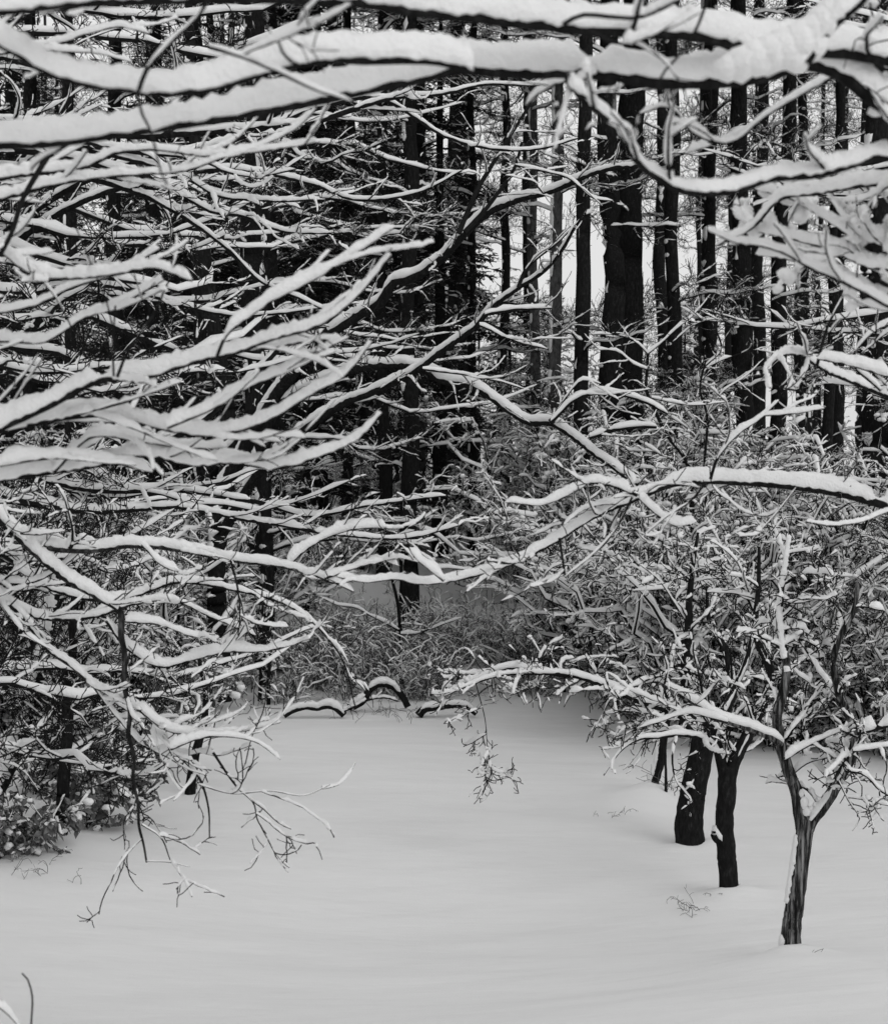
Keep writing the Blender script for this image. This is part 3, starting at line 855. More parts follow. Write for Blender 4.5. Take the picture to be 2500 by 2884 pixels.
# --- the crooked tree in the centre
f = foot(625, 1975); d = float(f[1]); org = f - np.array([0, 0, .15])
ct = empty('crooked_tree', org, 'dark-trunked tree whose thick snow-topped limbs climb across the middle of the wood', 'tree')
P, R = trace([(625, 1990), (622, 1850), (612, 1700), (616, 1500), (640, 1350), (640, 1150), (600, 900), (560, 600), (540, 200), (520, -50)], d, (.165, .08), .1, .01, 5)
stem(ct, org, P, R, wind=(-1, -.4, 0), seed=17, drop=.7)
CL = only(MID, l0_n=2.4, l0_L=1.3, l1_n=2.6, l2_n=2.2)
CL = [dict(q, rtip=q['rtip'] * 1.5) for q in CL]
for k, (pts, r, h, ex) in enumerate([
    ([(625, 1500), (760, 1290), (976, 1132), (1046, 1104), (1151, 1055), (1250, 983), (1306, 943), (1350, 908), (1380, 870), (1459, 811), (1522, 769), (1564, 727), (1620, 640)], (.1, .022), .12,
     [([(1365, 885), (1440, 872), (1555, 868)], (.03, .015), d - 4, .07), ([(1350, 915), (1450, 960), (1540, 982)], (.02, .01), d - 4, .05), ([(1459, 811), (1480, 760), (1560, 690), (1640, 610)], (.03, .012), d - 4, .03)]),
    ([(640, 1350), (800, 1080), (930, 935), (1011, 884), (1074, 845), (1109, 794), (1151, 783), (1250, 718), (1306, 658), (1362, 604), (1459, 560), (1529, 545), (1613, 510), (1703, 475), (1801, 463)], (.13, .03), .14,
     [([(1306, 655), (1390, 560), (1450, 470), (1470, 400)], (.035, .02), d - 4, .0), ([(1290, 660), (1330, 560), (1400, 440), (1500, 280)], (.04, .02), d - 4, .02), ([(1530, 545), (1460, 470), (1450, 465)], (.02, .01), d - 4, .03), ([(1450, 465), (1520, 480), (1600, 500), (1680, 560), (1725, 565)], (.02, .01), d - 4, .05)]),
    ([(630, 1280), (850, 1100), (1050, 1030), (1190, 1035), (1250, 1068), (1320, 1083), (1376, 1111), (1431, 1152), (1494, 1187), (1550, 1187), (1599, 1215), (1668, 1271), (1738, 1320), (1790, 1365)], (.1, .045), .13,
     [([(1550, 1187), (1627, 1118), (1668, 1107), (1752, 1111), (1815, 1133), (1880, 1165)], (.04, .02), d - 4, .08), ([(1190, 1038), (1300, 1053), (1400, 1073), (1475, 1092)], (.02, .01), d - 4, .05), ([(1550, 1190), (1590, 1120), (1640, 1070), (1690, 1080)], (.02, .01), d - 4, .06),
      ([(1660, 1230), (1750, 1205), (1850, 1200)], (.035, .03), d - 4, .07)]),
]):
    bough(ct, org, pts, (d, d - 4.2), r, h, name='limb', seed=400 + 7 * k, step=.06, wob=.012, prof=10, drop=.03, ns=10, hmax=.16, edge=1.0, lev=CL, extra=ex)

# --- saplings with their own shape in front of the big trunks
for k, (lab, fp, pts, r, ex) in enumerate([
    ('slim forked sapling with white tufts, in front of the pair of great trunks', (1940, 1890), [(1935, 1600), (1927, 1292), (1871, 1215), (1843, 1153), (1822, 1104), (1822, 1034), (1825, 992)], (.05, .022),
     [([(1825, 995), (1790, 960), (1740, 945), (1665, 940)], (.016, .006), .07), ([(1825, 995), (1870, 960), (1910, 920), (1960, 880), (2000, 830)], (.016, .006), .07), ([(1822, 1040), (1790, 1030), (1740, 990), (1670, 985)], (.014, .006), .06), ([(1835, 1120), (1870, 1130), (1960, 1140), (2050, 1130)], (.014, .006), .06)]),
    ('slim bent sapling with scattered snow, beside the forked sapling', (2000, 1880), [(1990, 1500), (1985, 1290), (1990, 1166), (1972, 1097), (1983, 1034), (2030, 985), (2010, 900), (2050, 820)], (.035, .012),
     [([(1985, 1035), (2030, 1015), (2100, 990), (2160, 975)], (.012, .005), .06), ([(1990, 1166), (2040, 1100), (2100, 1060), (2150, 1010)], (.012, .005), .05)]),
    ('small dark-stemmed tree at the far end of the clearing beside the fallen bough', (1130, 1938), [(1131, 1850), (1128, 1780), (1120, 1700), (1100, 1600), (1120, 1500)], (.045, .015),
     [([(1125, 1775), (1080, 1750), (1046, 1733), (1000, 1710), (955, 1705), (900, 1680)], (.025, .008), .06), ([(1128, 1785), (1170, 1785), (1214, 1771), (1300, 1740)], (.02, .006), .06)]),
    ('dark upright sapling behind the slanting trunk', (1690, 1960), [(1680, 1850), (1672, 1750), (1668, 1600), (1672, 1500)], (.025, .01), []),
    ('thin pole-like sapling standing alone in the thicket', (1822, 1975), [(1822, 1900), (1822, 1750), (1826, 1600), (1822, 1500)], (.022, .01), []),
    ('crooked thin sapling at the thicket edge near the long low limb', (1590, 1950), [(1592, 1850), (1600, 1780), (1625, 1690), (1640, 1600), (1660, 1480)], (.025, .01), []),
    ('dark short-trunked sapling below the drooping bough, ringed by snow', (535, 2236), [(540, 2190), (548, 2130), (575, 2040), (580, 1950), (560, 1850)], (.07, .02), []),
    ('pair-like slim sapling leaning behind the crooked tree trunk', (730, 1975), [(735, 1900), (745, 1820), (740, 1700), (760, 1560)], (.035, .012), []),
    ('slim dark sapling standing just past the crooked tree trunk', (755, 1985), [(757, 1900), (765, 1800), (770, 1700), (740, 1580)], (.035, .012), []),
]):
    f = foot(*fp); dd = float(f[1]); org = f - np.array([0, 0, .12])
    sp = empty('sapling', org, lab, 'sapling', 'saplings at the edge of the wood')
    bough(sp, org, [(fp[0], fp[1] + 12)] + pts, dd, r, .05, name='stem', seed=450 + 5 * k, step=.08, wob=.01, prof=6, ns=8, edge=.6, drop=.3,
          extra=[(e[0], e[1], dd - .2, e[2]) for e in ex], lev=only(MID, l0_n=3.0, l0_L=.8, l1_n=3.2, l2_n=2.5, l0_planar=.4, l0_up=.2, l0_ang=(40, 75)))

# ------------------------------------------------------------------ the great trunks behind
def crown_proto(seed, n=13, r=.2, z=(3.0, 14.0), L=(1.2, 3.2)):
    zz = rng.uniform(z[0], z[1], n)
    base = np.stack([0 * zz, 0 * zz, zz], -1)
    Ls = rng.uniform(L[0], L[1], n)
    az = rng.uniform(0, 2 * math.pi, n)
    P1, R1 = limbs_from(base, az, Ls, 12, math.radians(25), math.radians(0), math.radians(20), .01 + Ls * .007, .006, .35)
    o = crown_of(None, (0, 0, 0), P1, R1, n * 9, n * 9 * 9, 1.2, .6, sn=(.04, .012, .004), seed=seed, rt=(.005, .0042), lift=.4, planar=.45, n4=n * 9 * 9, L4=.3)
    sn = o.children[0]
    m = (o.data, sn.data)
    bpy.data.objects.remove(sn); bpy.data.objects.remove(o)
    return m


def shade_crown_proto(seed, z=(12.5, 23.), n=95):  # dense needle tops above the view, added to shade the wood below
    zz = rng.uniform(z[0], z[1], n)
    Ls = rng.uniform(1.6, 3.6, n) * np.clip((z[1] - zz) / 5 + .25, .3, 1)
    P1, R1 = limbs_from(np.stack([0 * zz, 0 * zz, zz], -1), rng.uniform(0, 6.28, n), Ls, 7, math.radians(12), math.radians(-4), math.radians(8), .02 + .006 * Ls, .006, .2)
    g, gs = Geo(), Geo()
    tubes(g, P1, R1, 4)
    P2, R2 = grow(P1, R1, n * 12, .8, 4, ang=(40, 75), t=(.15, 1), planar=.8, lift=.1, wander=.3, rmax=.01, rtip=.006)
    caps(gs, P2, R2, .05, 2, prof=4, m=1, drop=.2, freq=3, hmax=.08, seed=seed, wk=1.6)
    tubes(g, P2, R2, 3)
    P3, R3 = grow(P2, R2, n * 12 * 8, .32, 3, ang=(35, 70), t=(.1, 1), planar=.6, wander=.3, rr=3, rmax=.02, rtip=.01)
    tubes(g, P3, R3 * 0 + .02, 3)
    return g.mesh('shade_crown'), gs.mesh('shade_crown_snow')


SHADE_CROWNS = [shade_crown_proto(560 + k) for k in range(2)]
for me_n, me_s in SHADE_CROWNS:
    me_n.materials.append(M_NEEDLE); me_s.materials.append(M_SNOW)
CROWNS = [crown_proto(500 + 10 * k) for k in range(3)]


def with_crown(root, k, rz, s=1.0, top=True):
    c = bpy.data.objects.new('crown', CROWNS[k % 3][0]); C.objects.link(c); c.parent = root
    c.rotation_euler = (0, 0, rz); c.scale = (s, s, s)
    q = bpy.data.objects.new('snow', CROWNS[k % 3][1]); C.objects.link(q); q.parent = c
    if not top: return
    u = bpy.data.objects.new('shade_crown', SHADE_CROWNS[k % 2][0]); C.objects.link(u); u.parent = root  # unseen added top that keeps skylight off the trunks and snow
    u.rotation_euler = (0, 0, rz + 1)
    v = bpy.data.objects.new('snow', SHADE_CROWNS[k % 2][1]); C.objects.link(v); v.parent = u


def forest_tree(x, w, d, lean=0., label=None, bark=M_BARK, group=None, wind=None, crown=True, k=0, drop=.75, shade_top=True):
    """x, w: centre and width in photograph pixels at eye level, at distance d."""
    X = (x - CX) / FPX * d
    org = stand(X, d)
    r = w / FPX * d * .5
    root = empty('forest_tree', org, label, 'tree', group)
    top = org + np.array([lean * 15, .3, 22.5])
    P, R = straight(org - np.array([lean * 4, 0, 0]), top, r * 1.12, r * .5, 60, .12, 600 + k, r * .35)
    stem(root, org - np.array([lean * 4, 0, 0]), P, R, bark=bark, ns=14, rough=.14, wind=wind if wind is not None else (-1, -.5, 0), seed=600 + k, drop=drop, h=.012, freq=7, wmul=.5)
    if crown: with_crown(root, k, rng.uniform(0, 6.28), top=shade_top)
    return root


GT = 'big trunks at the edge of the wood'
TR = [(1645, 44, 37, 0, 'straight black trunk just beside the pair of great trunks', M_BARK, .82),
      (1715, 62, 38.5, 0, 'great black trunk grown tight against its twin', M_BARK, .8),
      (1768, 84, 39.5, .004, 'widest black trunk, one of the twin pair', M_BARK, .8),
      (1900, 40, 39, -.004, 'straight dark trunk behind the forked sapling', M_BARK, .8),
      (1985, 36, 42, 0, 'dark trunk blotched with stuck snow behind the bent sapling', M_BARK, .6),
      (2110, 52, 40, -.03, 'dark trunk leaning away from the twin pair', M_BARK, .72),
      (2170, 44, 41, .045, 'tilted dark trunk seen against the bright sky', M_BARK, .9),
      (2465, 75, 37, 0, 'thick dark trunk at the edge of the brightest gap', M_BARK, .8),
      (2330, 30, 46, .02, 'slim dark trunk crossing the brightest gap', M_BARK, .8),
      (1555, 36, 40, .015, 'pale trunk with snow stuck along one side', M_GREYBARK, .3),
      (1497, 28, 43, .008, 'thin dark trunk next to the pale snow-streaked one', M_GREYBARK, .5),
      (1330, 24, 44, 0, 'thin trunk behind the climbing limbs', M_BARK, .72),
      (1150, 46, 38, .004, 'dark trunk behind the thick fan of near twigs', M_BARK, .82),
      (1080, 34, 42, 0, 'dim slim trunk in the dark of the wood', M_BARK, .8),
      (715, 72, 36, 0, 'broad dark trunk half hidden behind sagging white limbs', M_BARK, .8),
      (780, 36, 40, -.006, 'slim dark trunk beside the half-hidden broad trunk', M_BARK, .8),
      (870, 44, 44, .01, 'dark trunk between the broad trunk and the climbing limbs', M_BARK, .8),
      (560, 40, 38, 0, 'dark trunk standing behind the crooked tree', M_BARK, .8),
      (430, 36, 41, .01, 'dim trunk behind the slender spreading tree', M_BARK, .72),
      (330, 44, 39, 0, 'dark trunk behind the white fan of near twigs, in the dense wood', M_BARK, .72),
      (215, 40, 37, -.01, 'dark trunk near the leafy saplings, deep in the wood', M_BARK, .72),
      (90, 46, 40, 0, 'dark trunk behind the slanted stems at the wood edge', M_BARK, .72),
      (2260, 30, 48, -.01, 'dim slim trunk beyond the tilted trunk', M_BARK, .8),
      (1420, 26, 50, 0, 'thin far trunk seen through the climbing limbs', M_BARK, .72),
      (980, 30, 48, 0, 'thin far trunk in the darkest part of the wood', M_BARK, .72)]
for k, (x, w, d, ln, lab, bk, dr) in enumerate(TR):
    forest_tree(x, w, d, ln, lab, bk, GT, k=k, drop=dr)

# farther trees of the same wood: copies that only their place tells apart
far_protos = []
for k in range(3):
    rt = forest_tree(600 + 350 * k, 26 + 6 * k, 56, 0, ['thin bare tree', 'mid-thick bare tree', 'thick-stemmed bare tree'][k] + ' far back in the snowy wood', M_BARK, 'bare trees far back in the wood', k=40 + k, shade_top=False)
    far_protos.append(rt)
for k in range(36):
    c = copy_tree(far_protos[k % 3])
    y = rng.uniform(47, 95); x = (rng.uniform(-.27, .0) if k < 16 else rng.uniform(.0, .27)) * y
    p = stand(x, y)
    c.location = [float(v) for v in p]
    c.rotation_euler = (0, 0, rng.uniform(0, 6.28))
    s = rng.uniform(.9, 1.25); c.scale = (s, s, s)


# ------------------------------------------------------------------ dark evergreens
def evergreen(seed, h=15, tall='tall'):
    org = np.zeros(3)
    root = empty('evergreen_tree', org, tall + ' dark evergreen with drooping snow-dusted sprays, deep in the wood', 'tree', 'dark evergreens deep in the wood')
    P, R = straight(org - Z * .3, org + Z * h, .2, .03, 24, .05, seed)
    stem(root, org, P, R, ns=8)
    n = 95
    zz = 1.0 + (h - 1.4) * rng.random(n) ** .9
    Ls = np.maximum(.5, 3.1 * (1 - zz / h) ** .7) * rng.uniform(.75, 1.1, n)
    P1, R1 = limbs_from(np.stack([0 * zz, 0 * zz, zz], -1), rng.uniform(0, 6.28, n), Ls, 8, math.radians(5), math.radians(-18), math.radians(-8), .012 + .006 * Ls, .004, .2)
    g, gs = Geo(), Geo()
    tubes(g, P1, R1, 4)
    caps(gs, P1, R1, .02, 1, prof=4, m=2, drop=.6, freq=5, hmax=.05, seed=seed, wk=.6)
    P2, R2 = grow(P1, R1, n * 16, .75, 5, ang=(40, 75), t=(.1, 1), planar=.85, up=-.05, lift=-.3, wander=.3, rr=.6, rmax=.008, rtip=.004)
    tubes(g, P2, R2, 3)
    caps(gs, P2, R2, .012, 1, prof=4, m=1, drop=.72, freq=4, hmax=.03, seed=seed + 1, wk=1.)
    P3, R3 = grow(P2, R2, n * 16 * 7, .2, 3, ang=(35, 65), t=(.05, 1), planar=.8, up=-.1, lift=-.3, wander=.3, rr=3, rmax=.014, rtip=.006)
    tubes(g, P3, R3 * 0 + .011, 3)
    o = g.build('crown', M_NEEDLE, root)
    gs.build('snow', M_SNOW, o)
    return root


evs = [evergreen(700), evergreen(720, 12, 'shorter')]
spots = []
for k in range(95):
    y = rng.uniform(43, 82); u = rng.uniform(-.26, .26)
    if u > .0:
        y = rng.uniform(66, 98)
        if k % 6: continue

    spots.append((u * y, y))
for k, (x, y) in enumerate(spots):
    c = evs[k] if k < 2 else copy_tree(evs[k % 2])
    c.location = [float(v) for v in stand(x, y, 0)]
    c.rotation_euler = (0, 0, rng.uniform(0, 6.28))
    s = rng.uniform(.8, 1.2) * (.55 if x > 0 else 1.); c.scale = (s, s, s)


# ------------------------------------------------------------------ the thicket along the clearing
def shrub(seed, h, n, spread, label, group, bare=False, name='shrub'):
    org = np.zeros(3)
    root = empty(name, org, label, 'shrub', group)
    az = rng.uniform(0, 6.28, n)
    base = np.stack([.25 * np.cos(az) * rng.random(n), .25 * np.sin(az) * rng.random(n), 0 * az - .15], -1)
    Ls = h * rng.uniform(.7, 1.35, n)
    p0 = np.radians(rng.uniform(60, 85, n)); p2 = np.radians(rng.uniform(-15, 45, n)) + (1 - spread) * .6
    K = 12
    out = np.zeros((n, K, 3)); out[:, 0] = base
    a = az.copy()
    for k in range(1, K):
        p = p0 + (p2 - p0) * (k / (K - 1)) ** 1.2 + rng.normal(size=n) * .38
        a = a + rng.normal(size=n) * .5
        out[:, k] = out[:, k - 1] + np.stack([np.cos(a) * np.cos(p), np.sin(a) * np.cos(p), np.sin(p)], -1) * (Ls / (K - 1))[:, None]
    s = np.linspace(0, 1, K)
    R1 = (.008 + .006 * Ls)[:, None] * (1 - s) + .004 * s
    if bare:
        crown_of(root, org, out, R1 * .6, n * 8, n * 8 * 4, .4 * h, .2 * h, sn=(.022, .014, .006), seed=seed, planar=.35, rt=(.0035, .003), lift=.1, n4=0, drops=(.3, .42, .65), steep=(.15, .6), wk=(.3, .4), twig=M_FINE, wander=1.2, zig=.1)
    else:
        crown_of(root, org, out, R1, n * 12, n * 12 * 7, .26 * h, .14 * h, sn=(.05, .026, .012), seed=seed, planar=.3, rt=(.006, .0054), lift=.1, n4=n * 12 * 6, L4=.2,
                 steep=(.15, .6), wk=(.3, .28), drops=(.08, .16, .38), npad=n * 6, padr=(.025, .065), hmax=(.1, .06), wander=1.9, zig=.3)
    return root


GS = 'snow-covered shrubs of the thicket'
GB = 'low bare shrubs at the far end of the clearing'
SHR = [(2.6, 13, .9, 'broad tangled shrub thick with snow'), (3.2, 13, .8, 'tall arching shrub thick with snow'), (2.2, 13, 1.0, 'short spreading shrub thick with snow'), (3.8, 12, .7, 'tallest upright shrub hung with snow')]
shr = [shrub(800 + 10 * k, h, n, sp, lab, GS) for k, (h, n, sp, lab) in enumerate(SHR)]
low = [shrub(850 + 10 * k, h, n, .8, lab, GB, True, 'low_shrub') for k, (h, n, lab) in enumerate([(1.3, 10, 'knee-high shrub of fine bare twigs'), (1.0, 9, 'small shrub of fine bare twigs')])]


def edge_d(xp):
    return float(np.interp(xp, [-200, 0, 300, 550, 850, 1100, 1500, 1800, 2100, 2500, 2700], [27, 27, 27.5, 30, 38, 41, 37, 29.5, 26.5, 25, 24.5]))


used = [False] * 6
def put(protos, off, k, x, y, s, where):
    i = k % len(protos)
    if not used[off + i]:
        used[off + i] = True; c = protos[i]; c['base'] = c['label']
    else:
        c = copy_tree(protos[i])
    c['label'] = c['base'] + where
    c.location = [float(v) for v in stand(x, y, .05)]
    c.rotation_euler = (0, 0, float(rng.uniform(0, 6.28)))
    c.scale = (s, s, s)


for k in range(125):
    xp = rng.uniform(-150, 2650)
    if 700 < xp < 1500 and rng.random() < .7: xp = rng.uniform(1500, 2650)
    front = edge_d(xp)
    d = front + 1.2 + (rng.random() ** 1.3) * 11
    s = rng.uniform(.8, 1.2) * (.8 if 700 < xp < 1450 else 1.05)
    w = ', behind the leafy saplings and drooping bough' if xp < 750 else ', beyond the far end of the clearing' if xp < 1550 else ', in the thicket behind the orchard trees'
    put(shr, 0, k, (xp - CX) / FPX * d, d, s, w)
for k in range(64):
    xp = rng.uniform(450, 1850) if k < 36 else rng.uniform(800, 1500)
    d = min(edge_d(xp), 31.5) + rng.uniform(.4, 6.0)
    w = ' near the crooked tree' if xp < 900 else ' around the fallen boughs' if xp < 1400 else ' at the foot of the thicket'
    put(low, 4, k, (xp - CX) / FPX * d, d, rng.uniform(.7, 1.2), w)
for o in bpy.data.objects:
    if 'base' in o.keys(): del o['base']


# ------------------------------------------------------------------ leafy saplings and slanting stems on the left
def leaf_quads(P, n, size):
    N, K, _ = P.shape
    i = rng.integers(N, size=n); k = rng.integers(1, K, size=n)
    c = P[i, k]
    a = rng.uniform(0, 6.28, n); tilt = rng.uniform(.2, 1.2, n)
    D = np.stack([np.cos(a) * np.cos(tilt), np.sin(a) * np.cos(tilt), -np.sin(tilt)], -1)
    S = norm(np.cross(D, Z + rng.normal(size=(n, 3)) * .5))
    Nn = np.cross(S, D)
    L = size * rng.uniform(.6, 1.2, n)[:, None]
    g = np.stack([c, c + D * L * .5 - S * L * .24 + Nn * L * .1, c + D * L, c + D * L * .5 + S * L * .24 + Nn * L * .1], 1)
    q = np.arange(n * 4).reshape(n, 4)
    return g, q, c + D * L * .45, L[:, 0]


GLF = 'leafy saplings at the wood edge'
for k, (fp, hgt, lab) in enumerate([((60, 2395), 1.5, 'leafy sapling whose dry leaves hold pads of snow, beside the dark upright stem'),
                                    ((230, 2330), 1.6, 'leafy sapling with drooping dry leaves just behind the dark upright stem'),
                                    ((330, 2180), 2.2, 'leafy sapling deeper in, under the drooping bough'),
                                    ((120, 2230), 1.9, 'tall leafy sapling behind the slanting snow-plastered stem')]):
    f = foot(*fp); org = f - Z * .1
    root = empty('leafy_sapling', org, lab, 'sapling', GLF)
    n = 9
    az = rng.uniform(0, 6.28, n)
    P1, R1 = limbs_from(np.repeat(org[None], n, 0) + rng.normal(size=(n, 3)) * np.array([.15, .15, 0]), az, hgt * rng.uniform(.5, 1.1, n), 10, math.radians(78), math.radians(50), math.radians(10), np.full(n, .011), .004, .3)
    g, gs, gl = Geo(), Geo(), Geo()
    tubes(g, P1, R1, 5)
    P2, R2 = grow(P1, R1, n * 14, .55, 7, ang=(40, 80), planar=.5, up=.1, lift=-.2, wander=.5, rmax=.006, rtip=.0025)
    tubes(g, P2, R2, 4)
    caps(gs, P2, R2, .02, 1.5, prof=4, m=2, drop=.4, freq=8, hmax=.04, seed=900 + k, wk=.6)
    P3, R3 = grow(P2, R2, n * 14 * 4, .2, 4, ang=(35, 70), planar=.5, lift=-.3, wander=.5, rmax=.004, rtip=.0025)
    tubes(g, P3, R3, 3)
    V, F, tip, LL = leaf_quads(P3, 1500, .12)
    gl.add(V, F)
    for q in rng.choice(1500, 170, replace=False):
        blob(gs, tip[q] + Z * .008, LL[q] * rng.uniform(.25, .5), .7, int(q), .5)
    g.build('stems', M_TWIG, root, org)
    lo = gl.build('leaves', M_LEAF, root, org, smooth=False); lo['kind'] = 'stuff'
    gs.build('snow', M_SNOW, root, org)

for k, (lab, fp, pts, r, wnd, dr) in enumerate([
    ('dark upright stem among the leafy saplings', (170, 2372), [(172, 2330), (180, 2200), (188, 2080), (195, 1950), (205, 1800), (215, 1600)], (.075, .04), None, .9),
    ('slanting stem thickly plastered with snow along its upper side, below the drooping bough', (-40, 2330), [(-25, 2260), (20, 2180), (60, 2080), (95, 1960), (125, 1850), (150, 1720), (165, 1560)], (.085, .04), (-1, -.5, .4), .0),
    ('slanting dark stem above the snow-plastered one', (-190, 2250), [(-60, 2020), (0, 1940), (60, 1850), (120, 1760), (190, 1640), (260, 1500)], (.09, .05), (-1, -.5, .6), .15),
]):
    f = foot(*fp); dd = float(f[1]); org = f - Z * .12
    root = empty('slanting_stem' if k else 'upright_stem', org, lab, 'tree', None)
    P, R = trace([(fp[0], fp[1] + 15)] + pts, dd, r, .06, .008, 930 + k)
    stem(root, org, P, R, wind=wnd, seed=931 + k, drop=dr, h=.05, ns=12, bark=M_BARK, wmul=.95)
    n = 12
    P1, R1 = grow(P, R, n, 1.6, 10, ang=(40, 75), t=(.3, 1), planar=.6, up=.1, lift=.3, wander=.5, rr=.4, rmax=.02, rtip=.005)
    crown_of(root, org, P1, R1, n * 8, n * 8 * 5, .7, .3, seed=940 + k, n4=n * 8 * 5 * 3)
    mounds.append((f[0], f[1], .08, .5))

# ------------------------------------------------------------------ fallen boughs at the far end of the clearing
for k, (lab, pts, r, h, lift) in enumerate([
    ('fallen bough arching out of the snow beside the small dark-stemmed tree', [(985, 1996), (1020, 1975), (1045, 1940), (1075, 1925), (1105, 1935), (1135, 1965), (1150, 1990)], (.06, .05), .10, 0),
    ('dark fallen log half buried in snow below the crooked tree', [(800, 2016), (830, 1998), (860, 1990), (895, 1993), (925, 1988), (950, 1998), (970, 2016)], (.04, .055), .06, 0),
    ('short dark fallen log half buried beyond the arching fallen bough', [(1178, 2014), (1196, 1996), (1230, 1990), (1270, 1986), (1310, 1990), (1340, 2012)], (.065, .04), .08, 0),
    ('thin fallen branch lying against the arching fallen bough', [(960, 2004), (1000, 1990), (1040, 1970), (1090, 1965), (1120, 1975)], (.03, .015), .05, 0),
]):
    f = foot((pts[0][0] + pts[-1][0]) / 2, max(p[1] for p in pts) + 8); dd = float(f[1]); org = f.copy()
    root = empty('fallen_bough', org, lab, 'fallen bough', 'fallen boughs at the far end of the clearing')
    bough(root, org, pts, dd, r, h, name='wood', seed=960 + 3 * k, step=.03, wob=.012, prof=10, ns=10, hmax=.14, edge=1.0, drop=.02, lev=[dict(n=2, L=.4, K=6, ang=(30, 70), planar=.4, up=.3, rmax=.01, rtip=.004, h0=.015, hk=1.)])

# ------------------------------------------------------------------ weeds and stalks in the snow
def weed(fp, n, h, lab, spread=.12, name='weed', m=M_WEED, rw=.003):
    f = foot(*fp); org = f - Z * .06
    root = empty(name, org, lab, 'weed', 'dry weeds poking out of the snow')
    az = rng.uniform(0, 6.28, n)
    base = org + np.stack([spread * rng.normal(size=n), spread * rng.normal(size=n), 0 * az], -1)
    P1, R1 = limbs_from(base, az, h * rng.uniform(.5, 1.2, n), 8, math.radians(75), math.radians(45), math.radians(0), np.full(n, rw), rw * .6, .5)
    P2, R2 = grow(P1, R1, n * 3, h * .35, 4, ang=(30, 70), planar=.3, wander=.8, lift=-.3, rmax=rw, rtip=rw * .6)
    g = Geo(); tubes(g, P1, R1, 4); tubes(g, P2, R2, 3)
    g.build('stalks', m, root, org)['kind'] = 'stuff'


weed((1950, 2570), 12, .34, 'curled dry weed tuft at the foot of the straight dark trunk')
weed((2010, 2535), 4, .3, 'few dry stalks between weed tuft and straight dark trunk', .05)
weed((2095, 2520), 5, .25, 'short dry stalks on the far side of the straight dark trunk', .08)
weed((1740, 2290), 6, .3, 'dry stalks by the snow bank below the slanting trunk', .1)
weed((1895, 2245), 6, .75, 'tall thin bare stalks between the stake and the thick curved trunk', .08, rw=.004)
weed((2160, 2740), 5, .12, 'tiny dry sprig at the foot of the forked tree', .06)
weed((2290, 2720), 5, .25, 'faint dry stalks beside the forked tree mound', .12)
weed((30, 2440), 8, .4, 'dry stalks in front of the leafy saplings', .3)
weed((150, 2470), 6, .35, 'thin dry stalks in open snow near the upright stem', .25)
weed((300, 2330), 8, .5, 'dry stalks beside the dark short-trunked sapling', .4)
weed((1030, 2020), 12, .5, 'fine dry stalks in front of the arching fallen bough', .4, rw=.004)
weed((1180, 2010), 12, .6, 'fine dry stalks in front of the short fallen log', .5, rw=.004)

# stem close to the camera at the bottom corner
org = stand(-1.62, 7.4, .1)
root = empty('young_shoot', org, 'blurred young shoot with a bent tip rising close by, alone above the open snow', 'shoot')
P, R = trace([(60, 3900), (70, 3300), (88, 2884), (88, 2790), (75, 2755), (62, 2742)], 7.4, (.009, .0035), .03)
P = np.concatenate([[org], P[2:]]); R = np.concatenate([[R[0]], R[2:]])
g = Geo(); tubes(g, P, R, 6); g.build('stem', M_GREYBARK, root, org)
bough(root, org, [(84, 2990), (60, 2900), (30, 2862), (0, 2838), (-60, 2790), (-160, 2720)], 7.4, (.007, .004), .03, name='side_shoot', seed=990, bark=M_GREYBARK, ns=6)

# ------------------------------------------------------------------ the ground sheet
def graded(a, b, c, fine, ratio=1.06):
    """Coordinates: fine step inside [a,b], growing steps out to c on both sides."""
    mid = np.arange(a, b, fine)
    hi = [b]; st = fine
    while hi[-1] < c: st *= ratio; hi.append(hi[-1] + st)
    lo = [a - fine]; st = fine
    while lo[-1] > -c: st *= ratio; lo.append(lo[-1] - st)
    return np.concatenate([lo[::-1], mid, hi])


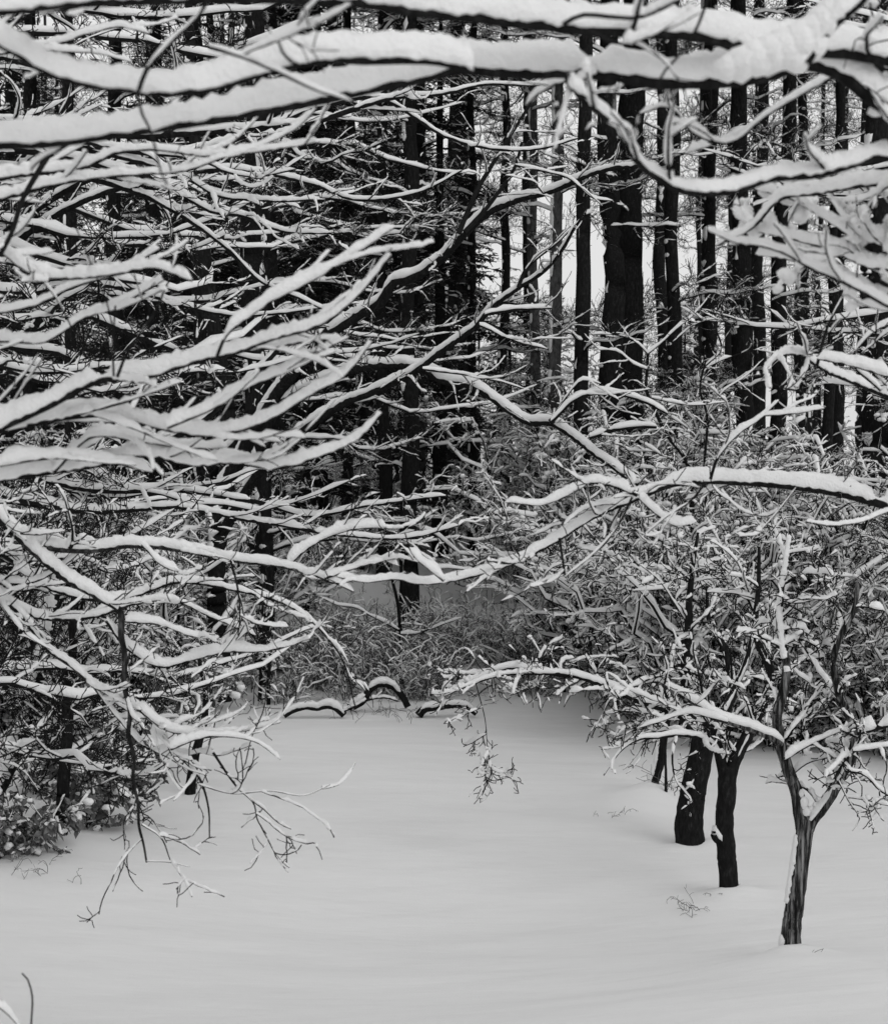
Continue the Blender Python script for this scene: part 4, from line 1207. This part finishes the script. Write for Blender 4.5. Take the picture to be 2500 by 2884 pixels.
gx = graded(-6, 6, 700, .06, 1.1)
gy = graded(11, 33, 900, .07, 1.1)
gy = gy[gy > -300]
XX, YY = np.meshgrid(gx, gy)
far = sstep(60, 200, np.abs(XX)) + sstep(120, 260, YY)
ZZ = ground(XX, np.minimum(YY, 130))
V = np.stack([XX, YY, ZZ], -1)
G = Geo()
ny, nx = XX.shape
i = np.arange(ny - 1)[:, None] * nx + np.arange(nx - 1)[None, :]
G.add(V, np.stack([i, i + 1, i + nx + 1, i + nx], -1))

m = bpy.data.materials.new('ground_snow')
m.use_nodes = True
nt = m.node_tree; b = nt.nodes['Principled BSDF']
b.inputs['Roughness'].default_value = .8
b.inputs['Specular IOR Level'].default_value = .12
tc = nt.nodes.new('ShaderNodeTexCoord')
mp = nt.nodes.new('ShaderNodeMapping'); mp.inputs['Rotation'].default_value = (0, 0, math.radians(-58)); mp.inputs['Scale'].default_value = (.75, 1.9, 1)
nt.links.new(tc.outputs['Object'], mp.inputs[0])
n1 = nt.nodes.new('ShaderNodeTexNoise'); n1.inputs['Scale'].default_value = 1.0; n1.inputs['Detail'].default_value = 3.5; n1.inputs['Roughness'].default_value = .5
nt.links.new(mp.outputs[0], n1.inputs['Vector'])
n2 = nt.nodes.new('ShaderNodeTexNoise'); n2.inputs['Scale'].default_value = 60; n2.inputs['Detail'].default_value = 3
nt.links.new(tc.outputs['Object'], n2.inputs['Vector'])
b1 = nt.nodes.new('ShaderNodeBump'); b1.inputs['Strength'].default_value = .32; b1.inputs['Distance'].default_value = .12
b2 = nt.nodes.new('ShaderNodeBump'); b2.inputs['Strength'].default_value = .25; b2.inputs['Distance'].default_value = .008
nt.links.new(n1.outputs['Fac'], b1.inputs['Height']); nt.links.new(n2.outputs['Fac'], b2.inputs['Height'])
nt.links.new(b1.outputs[0], b2.inputs['Normal']); nt.links.new(b2.outputs[0], b.inputs['Normal'])
rp = nt.nodes.new('ShaderNodeValToRGB')
rp.color_ramp.elements[0].color = (.72, .72, .72, 1); rp.color_ramp.elements[1].color = (.82, .82, .82, 1)
nt.links.new(n1.outputs['Fac'], rp.inputs[0]); nt.links.new(rp.outputs[0], b.inputs['Base Color'])
gr = G.build('ground', m)
tag(gr, 'smooth snow-covered clearing running up into the wood', 'ground', kind='structure')
